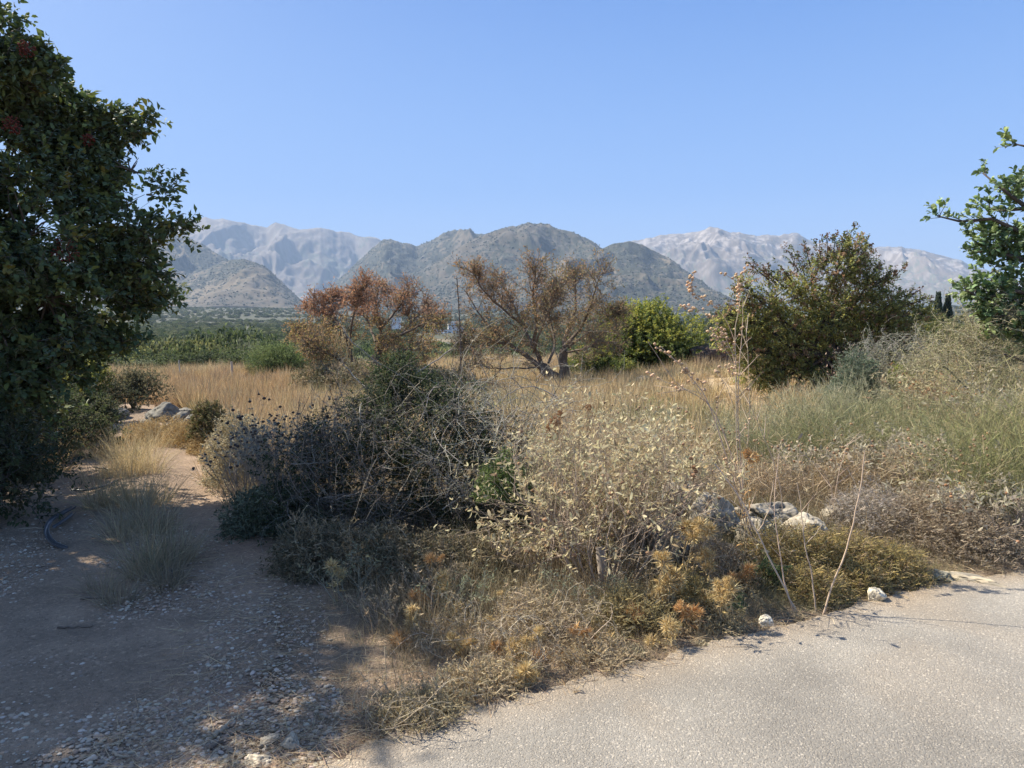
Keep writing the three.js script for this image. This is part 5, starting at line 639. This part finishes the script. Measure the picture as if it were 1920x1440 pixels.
// ---- tall dead stalks
{
  const col = [0.5, 0.39, 0.29];
  const stalks = (label, lines, bud, seed, name = 'dead_stalk') => plant(name, label, 'dry plant', seed, (w, l, r) => {
    for (const b of lines) {
      const pts = b.p.map(([X, Y, z = 0]) => at(X, Y, b.d + z)); if (b.root) pts[0][1] = H(pts[0][0], pts[0][2]) - 0.03;
      const path = curveOf(pts, 16, 0.003, r); w.tube(path, b.r0 * 0.62, b.r1 ?? 0.0016, tint(col, r, 0.15), 6, 0.12, seed);
      if (b.twigs) for (let k = 0; k < b.twigs; k++) { const i = 5 + Math.floor(r() * 11), d = nrm(sub(path[Math.min(16, i + 1)], path[i - 1])), q = nrm(add(mul(d, 0.8), mul(perp(d, r), 0.7))), L = 0.18 * (0.4 + r()), e = mad(path[i], q, L); w.stick(path[i], e, 0.0025, 0.0012, tint(col, r, 0.2), 4); if (b.bud) for (let s = 0; s < 3; s++) l.ball(mad(mix3(path[i], e, 0.4 + 0.6 * r()), sph(r), 0.012), 0.007 + 0.005 * r(), tint([0.62, 0.44, 0.27], r, 0.25), 0.85); }
      if (b.bud) for (let k = 0; k < b.bud; k++) { const t = (b.from ?? 8) + (16 - (b.from ?? 8)) * r(), i = Math.min(15, Math.floor(t)), q = mad(mix3(path[i], path[i + 1], t - i), sph(r), 0.014 + 0.016 * r()); w.stick(mix3(path[i], path[i + 1], t - i), q, 0.0014, 0.001, col, 3); l.ball(q, 0.0075 + 0.006 * r(), tint([0.64, 0.46, 0.29], r, 0.28), 0.85); }
    }
  }, undefined, [M.twig, M.dry], ['stem', 'bud_cluster']);
  stalks('tall upright pair of dry stalks with round buds before the brown tinged tree', [{ root: 1, d: 5.0, p: [[1425, 1100], [1405, 1000], [1388, 860], [1384, 720], [1392, 620], [1393, 560]], r0: 0.009, twigs: 10 }, { root: 1, d: 5.0, p: [[1415, 1100], [1395, 980], [1383, 860], [1380, 700], [1378, 620], [1388, 555], [1380, 515]], r0: 0.008, bud: 30, twigs: 8 }, { d: 5.0, p: [[1384, 720], [1372, 660], [1345, 610], [1310, 580], [1278, 575]], r0: 0.004, bud: 34, from: 4 }, { d: 5.0, p: [[1378, 640], [1355, 590], [1320, 560], [1295, 545], [1300, 515]], r0: 0.0035, bud: 30, from: 5 }, { d: 5, p: [[1300, 560], [1297, 535], [1302, 508]], r0: 0.0025, bud: 10, from: 2 }, { d: 5.0, p: [[1380, 690], [1350, 640], [1330, 620]], r0: 0.003, bud: 14, from: 4 }, { d: 5.0, p: [[1386, 660], [1400, 640], [1410, 632]], r0: 0.003 }, { d: 5, p: [[1382, 790], [1360, 720], [1345, 700]], r0: 0.003, bud: 8 }], 1, 780, 'budded_stalk');
  stalks('dry stalks with buds leaning up to the left from the boulders', [{ root: 1, d: 4.8, p: [[1440, 1120], [1400, 980], [1360, 850], [1320, 740], [1280, 690], [1240, 650]], r0: 0.009, bud: 26, from: 10, twigs: 8 }, { root: 1, d: 4.8, p: [[1450, 1120], [1410, 990], [1380, 880], [1330, 760], [1270, 720], [1215, 640]], r0: 0.0085, twigs: 9 }, { d: 4.8, p: [[1320, 740], [1270, 725], [1235, 710], [1215, 697]], r0: 0.003, bud: 12, from: 4 }, { d: 4.8, p: [[1340, 790], [1350, 740], [1375, 690], [1345, 690]], r0: 0.003, bud: 8 }, { d: 4.8, p: [[1330, 760], [1300, 720], [1285, 680]], r0: 0.003 }], 1, 781, 'budded_stalk');
  stalks('bare forked pale stems rising from the road edge', [{ root: 1, d: 4.15, p: [[1498, 1150], [1462, 1085], [1420, 1000], [1385, 930], [1340, 870]], r0: 0.009, r1: 0.0025, twigs: 4 }, { root: 1, d: 4.15, p: [[1492, 1150], [1470, 1090], [1458, 1000], [1452, 960], [1460, 850]], r0: 0.0075, twigs: 4 }, { d: 4.15, p: [[1420, 1000], [1440, 960], [1450, 900]], r0: 0.004 }, { root: 1, d: 4.15, p: [[1532, 1152], [1522, 1080], [1507, 1010], [1503, 960], [1495, 905]], r0: 0.0075, twigs: 2 }, { d: 4.15, p: [[1510, 1020], [1530, 1000], [1540, 985]], r0: 0.003 }], 0, 782);
  stalks('single bare stem bending up to the right from the road edge', [{ root: 1, d: 4.1, p: [[1540, 1160], [1562, 1095], [1590, 1020], [1608, 940], [1620, 860], [1620, 845]], r0: 0.0085, r1: 0.0025 }, { d: 4.1, p: [[1612, 930], [1600, 900], [1590, 880]], r0: 0.0025 }, { d: 4.1, p: [[1606, 960], [1622, 950]], r0: 0.002 }], 0, 783);
  stalks('thin dry stems standing behind the boulders', [{ root: 1, d: 5.6, p: [[1560, 1010], [1565, 930], [1580, 860], [1590, 830]], r0: 0.005, twigs: 5 }, { root: 1, d: 5.6, p: [[1560, 1010], [1560, 920], [1540, 880], [1490, 840]], r0: 0.004, twigs: 4 }, { root: 1, d: 5.4, p: [[1470, 1000], [1460, 900], [1420, 790], [1400, 745]], r0: 0.005, twigs: 5 }, { root: 1, d: 5.4, p: [[1380, 1000], [1400, 850], [1405, 740], [1398, 600]], r0: 0.005, twigs: 6 }], 0, 784);
  plant('dead_spike', 'thin dark dead flower spike standing left of the bare almond', 'dry plant', 785, (w, l, r) => { const p = [[865, 720], [864, 660], [861, 590], [857, 522]].map(([X, Y]) => at(X, Y, 12)); p[0][1] = H(p[0][0], p[0][2]); const q = curveOf(p, 16, 0.004, r); w.tube(q, 0.017, 0.007, [0.09, 0.07, 0.06], 6); for (let k = 4; k < 17; k++) for (let s = 0; s < 3; s++) { const d = nrm(add(sph(r), [0, 0.3, 0])); w.stick(q[k], mad(q[k], d, 0.05), 0.005, 0.003, [0.09, 0.07, 0.06]); } });
  plant('dead_plant', 'pale dead stem before the dark valley trees at the field edge', 'dry plant', 786, (w, l, r) => { const p = [[341, 722], [340, 705], [336, 690], [335, 675]].map(([X, Y]) => at(X, Y, 24)); w.tube(curveOf(p, 10, 0.01, r), 0.03, 0.015, [0.45, 0.42, 0.36], 5); w.stick(p[1], mad(p[1], [0.4, 0.8, 0], 0.3), 0.015, 0.008, [0.45, 0.42, 0.36]); });
  const post = new THREE.Mesh(new THREE.CylinderGeometry(0.035, 0.045, 0.6, 10), new THREE.MeshStandardMaterial({ color: new THREE.Color().setRGB(0.4, 0.36, 0.3), roughness: 0.9 })); post.name = numbered('wooden_post'); const pp = spot(433, 25.5); post.position.set(pp[0], pp[1] + 0.26, pp[2]); post.rotation.z = 0.04; post.castShadow = post.receiveShadow = true; scene.add(tag(post, 'short pale wooden post at the field edge before the valley trees', 'post'));
}
plant('dry_vine', 'straw coloured dry creeper hanging from the rusty almond', 'vine', 787, (w, l, r) => { for (let k = 0; k < 46; k++) { const X = 585 + 75 * r(), Y0 = 610 + 40 * r(), Y1 = 690 + 45 * r(), d = 18.8 + 1.2 * r(), q = curveOf([at(X, Y0, d), at(X + (r() - .5) * 14, (Y0 + Y1) / 2, d), at(X + (r() - .5) * 20, Y1, d)], 8, 0.04, r); w.tube(q, 0.008, 0.006, tint([0.5, 0.38, 0.22], r), 3); for (let j = 0; j < 26; j++) { const f = sph(r), b = add(q[Math.floor(r() * 9)], mul(sph(r), 0.07)); l.leaf(b, f, perp(f, r), 0.07, 0.025, tint([0.5, 0.38, 0.2], r, 0.3)); } } });
plant('shrub', 'grey brown scrub around the foot of the rusty almond', 'bush', 788, (w, l, r) => { for (const [X, d, a, h] of [[600, 18.5, 0.7, 0.8], [670, 18, 0.9, 0.9], [740, 18.6, 0.9, 0.8], [800, 19, 0.8, 0.7], [850, 19, 0.7, 0.6]]) cushion(w, l, spot(X, d), [a, h, a], 900, { cols: [[0.26, 0.22, 0.13], [0.19, 0.18, 0.09], [0.32, 0.25, 0.15]], L: 0.13, r: 0.006, speck: 2, sL: 0.06 }, r); });
// ---- right side: cushions, brooms, dry sage, thorn mound
const GOLD = [[0.42, 0.32, 0.11], [0.34, 0.27, 0.10], [0.5, 0.39, 0.18], [0.25, 0.21, 0.08], [0.36, 0.26, 0.14]], BROWN = [[0.40, 0.32, 0.215], [0.32, 0.25, 0.165], [0.47, 0.385, 0.27]], GREYS = [[0.44, 0.38, 0.31], [0.36, 0.32, 0.26], [0.52, 0.45, 0.36]];
[[1490, 1085, 0.36, 0.4, 4.75, 2400, GOLD, 'olive gold cushion bush in front of the boulders, left of the row by the road'], [1580, 1085, 0.34, 0.36, 4.75, 2400, GOLD, 'olive gold cushion bush in the middle of the row by the road'], [1672, 1085, 0.32, 0.24, 4.75, 2300, GOLD, 'low bright gold cushion bush at the right end of the row by the road'], [1545, 1135, 0.2, 0.2, 4.35, 1100, GOLD, 'small gold cushion bush at the foot of the bent stem'], [1615, 1110, 0.22, 0.18, 4.55, 1300, GOLD, 'small gold cushion bush behind the squarish white stone'], [1290, 1185, 0.24, 0.22, 4.15, 1400, [[0.3, 0.24, 0.09], [0.24, 0.2, 0.09], [0.36, 0.29, 0.13]], 'olive cushion bush under the orange thistles left of the stalk foot'], [1190, 1220, 0.26, 0.2, 3.95, 1300, [[0.36, 0.29, 0.13], [0.28, 0.23, 0.11]], 'dry olive cushion plant below the sage trunk'], [1360, 1075, 0.24, 0.24, 4.75, 1200, BROWN, 'brown cushion bush between the thistles and the boulders'], [1640, 1015, 0.36, 0.4, 5.5, 2200, GREYS, 'pale grey twiggy cushion bush right of the boulders'], [1745, 1020, 0.4, 0.42, 5.35, 2200, BROWN, 'brown twiggy cushion bush behind the gold row'], [1830, 1045, 0.42, 0.36, 5.15, 2200, BROWN, 'dark brown cushion bush at the right by the road edge'], [1700, 940, 0.42, 0.46, 6.3, 1900, [[0.42, 0.34, 0.2], [0.34, 0.27, 0.17]], 'tan dry cushion bush behind the grey one'], [1590, 930, 0.4, 0.46, 6.4, 1800, [[0.46, 0.35, 0.2], [0.36, 0.27, 0.16]], 'rusty tan dry bush behind the right end of the boulders'], [1440, 930, 0.4, 0.42, 6.3, 1600, [[0.4, 0.31, 0.2], [0.46, 0.35, 0.22]], 'rusty dry low bush behind the upper pale boulder']].forEach(([X, Y, a, h, d, n, cols, label], i) => plant('cushion_bush', label, 'bush', 800 + i, (w, l, r) => cushion(w, l, spot(X, d), [a, h, a * 0.85], n, { cols, L: 0.04, r: 0.0018, speck: 2, sL: 0.014 }, r), undefined, [M.twig, M.leaf]));
[[1770, 860, 7, 0.6], [1850, 880, 6.4, 0.6], [1905, 800, 7.4, 0.7], [1660, 880, 6.9, 0.5], [1500, 900, 6.8, 0.45], [1810, 770, 8.4, 0.6]].forEach(([X, Y, d, h], i) => plant('grass_clump', ['straw grass among the brooms, middle of the right bank', 'straw grass above the brown cushions on the right bank', 'tall straw grass at the right edge below the thorn mound', 'straw grass behind the pale grey cushion bush', 'straw grass behind the white sunlit boulder', 'straw grass at the foot of the thorn mound'][i], 'grass', 820 + i, (w, l, r) => { const p = spot(X, d); for (let k = 0; k < 8; k++) tuft(l, add(p, [(r() - 0.5) * 0.8, 0, (r() - 0.5) * 0.6]), h, 70, 0.8, [[0.56, 0.46, 0.27], [0.48, 0.4, 0.24], [0.4, 0.36, 0.22]], r, 0.004, 0.08, 0.9); }, undefined, [M.twig, M.grass], ['stem', 'blades']));
const RUSH = [[0.24, 0.26, 0.12], [0.3, 0.31, 0.16], [0.17, 0.19, 0.085], [0.42, 0.36, 0.2], [0.36, 0.34, 0.2]], RUSH2 = [[0.38, 0.38, 0.25], [0.31, 0.32, 0.19], [0.48, 0.44, 0.29]];
[[1470, 7.6, 0.82, 0.34, RUSH, 'green broom bush behind the boulders, left one'], [1555, 7.2, 0.92, 0.36, RUSH, 'tall green broom bush in the middle behind the boulders'], [1640, 7.4, 0.84, 0.34, RUSH, 'green broom bush right of the tallest, behind the dry bushes'], [1400, 8.6, 0.66, 0.34, RUSH2, 'grey green broom behind the upright budded stalks'], [1520, 9.4, 0.8, 0.4, RUSH2, 'pale grey green broom at the foot of the brown tinged tree'], [1610, 9.2, 0.85, 0.4, RUSH2, 'pale grey broom right of the one at the foot of the brown tinged tree'], [1700, 8.2, 0.7, 0.36, RUSH, 'green broom left of the dry sage on the right'], [1800, 6.6, 0.8, 0.36, RUSH, 'green broom behind the brown cushions on the right'], [1890, 5.6, 1.1, 0.32, [[0.26, 0.27, 0.11], [0.36, 0.33, 0.16], [0.2, 0.21, 0.09]], 'tall green rush clump at the right edge beside the road'], [1930, 6.5, 1.3, 0.4, [[0.32, 0.3, 0.14], [0.42, 0.37, 0.2], [0.24, 0.24, 0.11]], 'tall olive rush clump cut by the right edge'], [1290, 9.5, 0.4, 0.4, RUSH2, 'low grey green broom in the field behind the sage bush']].forEach(([X, d, h, b, cols, label], i) => plant('broom_bush', label, 'bush', 830 + i, (w, l, r) => rushes(w, l, spot(X, d), { n: 400, h, base: b * 0.42, fan: 0.85, cols, r: 0.0019, side: 11 }, r), undefined, [M.twig, M.grass]));
[[1745, 8.8, 0.7, 860, 'dry leafed sage bush below the thorn mound, left one'], [1810, 8.6, 0.7, 861, 'dry leafed sage bush below the thorn mound, right one'], [1730, 6.3, 0.5, 862, 'grey woody sage with curled dry leaves above the brown cushions'], [1690, 6.6, 0.45, 863, 'small woody dry sage left of the grey one'], [1895, 7.2, 0.8, 864, 'dry pale sage bush at the right edge'], [1560, 6.7, 0.5, 865, 'woody dry sage before the tallest green broom'], [1655, 7.0, 0.6, 866, 'woody dry sage left of the brooms of the right bank'], [1800, 6.2, 0.55, 867, 'bleached woody sage among the brooms above the brown cushions'], [1880, 5.3, 0.5, 868, 'bleached woody sage at the right edge above the road'], [1775, 5.5, 0.42, 869, 'pale twiggy sage growing out of the brown cushions']].forEach(([X, d, h, s, label], i) => plant('sage_bush', label, 'bush', s, (w, l, r) => sage(w, l, spot(X, d), { n: 24, h, base: 0.3, fan: 0.8, r: 0.0055, stem: [0.36, 0.29, 0.24], pairs: 3, leaf: 0.05, cols: i < 2 ? [[0.5, 0.44, 0.26], [0.44, 0.35, 0.2], [0.4, 0.24, 0.13], [0.56, 0.52, 0.32]] : [[0.5, 0.46, 0.33], [0.42, 0.37, 0.28]], deep: 2, seed: 0.1, seedC: [0.3, 0.16, 0.08] }, r), undefined, [M.bark, M.leaf], ['stems', 'leaves']));
plant('thorn_bush', 'broad khaki thorn mound of fine twigs filling the right edge', 'bush', 870, (w, l, r) => { const o = { cols: [[0.42, 0.37, 0.25], [0.34, 0.3, 0.2], [0.48, 0.43, 0.3], [0.26, 0.22, 0.15]], L: 0.6, r: 0.004, spine: 0.05, spines: 4, leafC: [[0.34, 0.33, 0.17], [0.42, 0.39, 0.22], [0.26, 0.27, 0.13]], leafy: 0.6, leafL: 0.028 }; thorns(w, l, add(spot(1860, 9), [0, 0.55, 0]), [0.9, 0.75, 0.8], 560, o, r); thorns(w, l, add(spot(1950, 8.6), [0, 0.85, 0]), [0.9, 0.95, 0.8], 600, o, r); thorns(w, l, add(spot(1770, 9.8), [0, 0.4, 0]), [0.7, 0.5, 0.6], 300, o, r); for (const p of [[[1770, 688], [1800, 715], [1815, 730]], [[1880, 665], [1900, 670], [1925, 682]]]) w.tube(curveOf(p.map(([X, Y]) => at(X, Y, 8)), 8, 0.01, r), 0.012, 0.008, [0.08, 0.06, 0.05], 5); }, undefined, [M.twig, M.leaf], ['branches', 'foliage']);
plant('thorn_bush', 'grey silvery thorn bush at the foot of the brown tinged tree', 'bush', 871, (w, l, r) => thorns(w, l, add(spot(1690, 11), [0, 0.55, 0]), [0.75, 0.55, 0.5], 330, { cols: [[0.33, 0.31, 0.26], [0.26, 0.25, 0.2]], L: 0.5, r: 0.004, spine: 0.05, leafC: [[0.26, 0.28, 0.2], [0.32, 0.33, 0.24]], leafy: 0.6, leafL: 0.028 }, r), undefined, [M.twig, M.leaf], ['branches', 'foliage']);
plant('shrub', 'small blue green bush in front of the brown tinged tree', 'bush', 872, (w, l, r) => { const p = spot(1610, 10.4); cushion(w, l, add(p, [0, 0.2, 0]), [0.42, 0.75, 0.4], 1500, { cols: [[0.16, 0.2, 0.13], [0.2, 0.24, 0.17], [0.11, 0.15, 0.09]], L: 0.06, r: 0.003, speck: 3, sL: 0.035 }, r); }, undefined, [M.twig, M.leaf]);
plant('dry_shrub', 'pinkish dry stems above the blue green bush', 'bush', 873, (w, l, r) => sage(w, l, spot(1605, 10.9), { n: 14, h: 0.85, base: 0.25, fan: 0.45, r: 0.005, stem: [0.42, 0.31, 0.25], pairs: 2, leaf: 0.035, cols: [[0.44, 0.32, 0.24]], deep: 2, up: 0.3 }, r));
plant('shrub', 'lime green low plant at the left edge of the thorn mound', 'bush', 874, (w, l, r) => { cushion(w, l, add(spot(1692, 10.2), [0, 0.25, 0]), [0.2, 0.45, 0.2], 500, { cols: [[0.34, 0.36, 0.08], [0.25, 0.29, 0.07]], L: 0.05, r: 0.003, speck: 3, sL: 0.035 }, r); }, undefined, [M.twig, M.leaf]);
[[1445, 1140, 1040, 4.5, 'green nettle like plant with drooping leaves before the white boulder'], [1388, 1195, 1120, 4.15, 'green drooping leaved plant left of the stalk foot, by the road'], [1400, 1130, 1070, 4.6, 'green drooping leaved plant between the tan thistle and the boulders'], [1310, 1205, 1150, 4.1, 'green leafy weed under the orange thistles at the road edge']].forEach(([X, Y, top, d, label], i) => plant('leafy_weed', label, 'plant', 880 + i, (w, l, r) => { const b = spot(X, d), h = at(X, top, d)[1] - b[1]; for (let k = 0; k < 9; k++) { const q = curveOf([add(b, [(r() - .5) * .1, -0.02, (r() - .5) * .1]), add(b, [(r() - .5) * .2, h * 0.5, (r() - .5) * .2]), add(b, [(r() - .5) * .3, h * (0.7 + 0.4 * r()), (r() - .5) * .25])], 10); w.tube(q, 0.003, 0.0015, [0.2, 0.2, 0.1], 4); for (let j = 3; j <= 10; j++) for (let s = 0; s < 3; s++) { const a = r() * 6.28, f = nrm([Math.cos(a), 0.35, Math.sin(a)]); l.blade(q[j], f, 0.05 * (0.6 + 0.7 * r()), 0.012, 2.2, tint([0.13, 0.19, 0.07], r, 0.3), r, 3); } } }, undefined, [M.twig, M.leaf], ['stem', 'leaves']));
plant('leafy_weed', 'patch of fresh green weeds in the dry field behind the sage bush', 'plant', 890, (w, l, r) => { for (let k = 0; k < 60; k++) { const b = spot(1115 + 150 * r(), 13 + 2.5 * r()); for (let j = 0; j < 14; j++) { const f = nrm(add(sph(r), [0, 1.1, 0])); l.blade(add(b, mul([r() - .5, 0, r() - .5], 0.15)), f, 0.2 * (0.5 + r()), 0.02, 0.8, tint([0.22, 0.3, 0.08], r, 0.3), r, 2); } } }, undefined, [M.twig, M.leaf], ['stem', 'leaves']);

// ===================================================================== ground cover: grass, litter, gravel
{
  const clump = (seed, n, h, w, sp, sag) => { const l = new Build(), r = R(seed); tuft(l, [0, 0, 0], h, n, sp, [[0.92, 0.92, 0.92], [1.1, 1.06, 1], [0.75, 0.75, 0.74]], r, w, 0.11, sag); return l.geo(); };
  const far = [clump(901, 46, 0.42, 0.012, 0.7, 0.9), clump(902, 42, 0.5, 0.011, 0.5, 0.6), clump(903, 52, 0.3, 0.012, 1.0, 1.2)], near = [clump(904, 46, 0.34, 0.0042, 0.9, 1.1), clump(905, 42, 0.42, 0.0038, 0.8, 1.3), clump(906, 40, 0.22, 0.0045, 1.3, 1.2)];
  const r = R(910), put = (list, geos, label, name = 'dry_grass') => { const m = geos.map(() => [[], []]); list.forEach(([p, s, c], i) => { const k = i % geos.length; m[k][0].push(place(p, r() * 6.28, s, 0.15 * r(), r() * 6)); m[k][1].push(c); }); geos.forEach((g, k) => tag(copies(name, g, M.grass, m[k][0], m[k][1]), label[k], 'grass')); };
  const A = [], B = [], C = [], treeGreen = [0.2, 0.22, 0.09];
  for (let i = 0; i < 17000; i++) {
    const d = 8.2 * Math.pow(44 / 8.2, Math.pow(r(), 0.9)), x = (r() * 2 - 1) * d * 0.82, z = -d, [tu, tw] = trackAt(x, z); if (Math.abs(tu) < tw * 0.9 || roadSide(x, z) > -0.1) continue;
    const f = fbm(x * 0.12, z * 0.12, 3, 31), g = fbm(x * 0.45, z * 0.3, 3, 33), bare = fbm(x * 0.22, z * 0.13, 3, 35); if (bare > 0.7 && r() < 0.82) continue;
    let c = mix3([0.57, 0.46, 0.27], [0.5, 0.365, 0.205], smooth(0.4, 0.62, f)); c = mix3(c, treeGreen, smooth(0.6, 0.72, g) * 0.6); if (r() < 0.16) c = [0.36, 0.29, 0.2]; c = tint(c, r, 0.22);
    A.push([[x, H(x, z), z], 0.55 + 0.6 * r(), c]);
  }
  put(A, far, ['straw coloured dry grass covering the field behind the bushes', 'taller pale dry grass covering the field behind the bushes', 'low matted dry grass covering the field behind the bushes']);
  for (let i = 0; i < 14000; i++) {
    const d = 2.6 + 6.6 * Math.pow(r(), 0.85), x = lerp(-0.75, 0.95, r()) * d, z = -d, s = -roadSide(x, z), [tu, tw] = trackAt(x, z), tr = Math.abs(tu) - tw * 0.98; if (s < 0.02 || tr < -0.05) continue;
    if (d < 5 && r() > smooth(-0.05, 0.7, tr) + 0.05) continue; const e = Math.min(s, tr + 0.1), size = 0.3 + 0.55 * smooth(0.05, 0.8, e) * (0.4 + 0.6 * r()), g = fbm(x * 1.1, z * 1.1, 3, 37); if (g < 0.42 && r() < 0.5) continue;
    let c = pick([[0.44, 0.36, 0.22], [0.34, 0.28, 0.18], [0.27, 0.225, 0.15], [0.38, 0.32, 0.2]], r); c = mix3(c, [0.2, 0.21, 0.1], smooth(0.56, 0.68, g) * 0.7); B.push([[x, H(x, z) - 0.01, z], size, tint(c, r, 0.25)]);
  }
  put(B, near, ['dry tangled grass on the verge under the bushes', 'long fallen dry grass on the verge under the bushes', 'short dry grass along the verge'], 'verge_grass');
  // litter: fallen straws and twigs
  const st = new Build(); st.tube([[-0.5, 0, 0], [-0.15, 0.012, 0.03], [0.2, 0.006, -0.02], [0.5, 0.02, 0.03]], 0.013, 0.009, [1, 1, 1], 4); const sg = st.geo(), LM = [], LC = [];
  for (let i = 0; i < 30000; i++) { const d = 2.4 + 4.2 * Math.pow(r(), 1.2), x = lerp(-0.6, 0.9, r()) * d, z = -d, s = -roadSide(x, z), [tu, tw] = trackAt(x, z); if (s < -0.12 * r() || Math.abs(tu) < tw * 0.55) continue; const near = Math.exp(-Math.pow((s - 0.12) / 0.3, 2)); if (r() > 0.35 + 0.65 * near) continue; const L = 0.05 + 0.12 * r(); LM.push(place([x, H(x, z) + 0.008 + 0.03 * r() * r(), z], r() * 6.28, [L, L * (0.35 + 0.3 * r()), L * (0.35 + 0.3 * r())], 0.25 * r(), r() * 6)); LC.push(tint(pick([[0.5, 0.38, 0.22], [0.38, 0.27, 0.17], [0.28, 0.2, 0.14], [0.58, 0.47, 0.3]], r), r, 0.25)); }
  tag(copies('straw_litter', sg, M.twig, LM, LC), 'fallen straws and twigs littering the verge along the road', 'litter');
  // gravel on the track mouth
  const pebble = [0, 1, 2].map((k) => { const g = new THREE.IcosahedronGeometry(1, 1), P = g.attributes.position; for (let i = 0; i < P.count; i++) { const q = [P.getX(i), P.getY(i), P.getZ(i)], f = 0.7 + 0.6 * fbm3(q[0] * 1.2 + k * 5, q[1] * 1.2, q[2] * 1.2, 2, 60 + k); P.setXYZ(i, q[0] * f, q[1] * f * 0.42, q[2] * f * 0.75); } g.computeVertexNormals(); g.setAttribute('color', new THREE.BufferAttribute(new Float32Array(P.count * 3).fill(1), 3)); return g; }), GM = [[], [], []], GC = [[], [], []];
  for (let i = 0; i < 60000; i++) { const d = 2.35 + 7 * Math.pow(r(), 1.9), x = lerp(-0.78, 0.02, r()) * d, z = -d, [tu, tw] = trackAt(x, z); if (roadSide(x, z) > 0.02 || Math.abs(tu) > tw * 1.05) continue; const dens = smooth(0.36, 0.62, fbm(x * 1.1 + 3, z * 1.1, 3, 63)) * 0.85 + 0.15; if (r() > dens * smooth(9, 3.4, d) + 0.06) continue; const s = 0.0034 + 0.011 * Math.pow(r(), 2.8), k = i % 3; GM[k].push(place([x, H(x, z) + s * 0.2 - 0.004 * (1 - smooth(5.2, 3.6, d)), z], r() * 6.28, s, 0.3 * r(), r() * 6)); GC[k].push(tint(pick([[0.38, 0.315, 0.24], [0.47, 0.41, 0.33], [0.28, 0.22, 0.165], [0.36, 0.26, 0.18]], r), r, 0.2)); }
  pebble.forEach((g, k) => tag(copies('gravel', g, M.rock, GM[k], GC[k]), ['pale angular gravel strewn over the mouth of the dirt track', 'grey angular gravel strewn over the mouth of the dirt track', 'brownish angular gravel strewn over the mouth of the dirt track'][k], 'gravel'));
}
// every thing stands at its own base
for (const o of scene.children) if (o.isGroup && o.position.lengthSq() === 0) {
  const b = new THREE.Box3(); for (const c of o.children) { c.geometry.computeBoundingBox(); b.union(c.geometry.boundingBox); }
  const p = new THREE.Vector3((b.min.x + b.max.x) / 2, b.min.y, (b.min.z + b.max.z) / 2); for (const c of o.children) c.geometry.translate(-p.x, -p.y, -p.z); o.position.copy(p);
}

renderer.render(scene, camera);
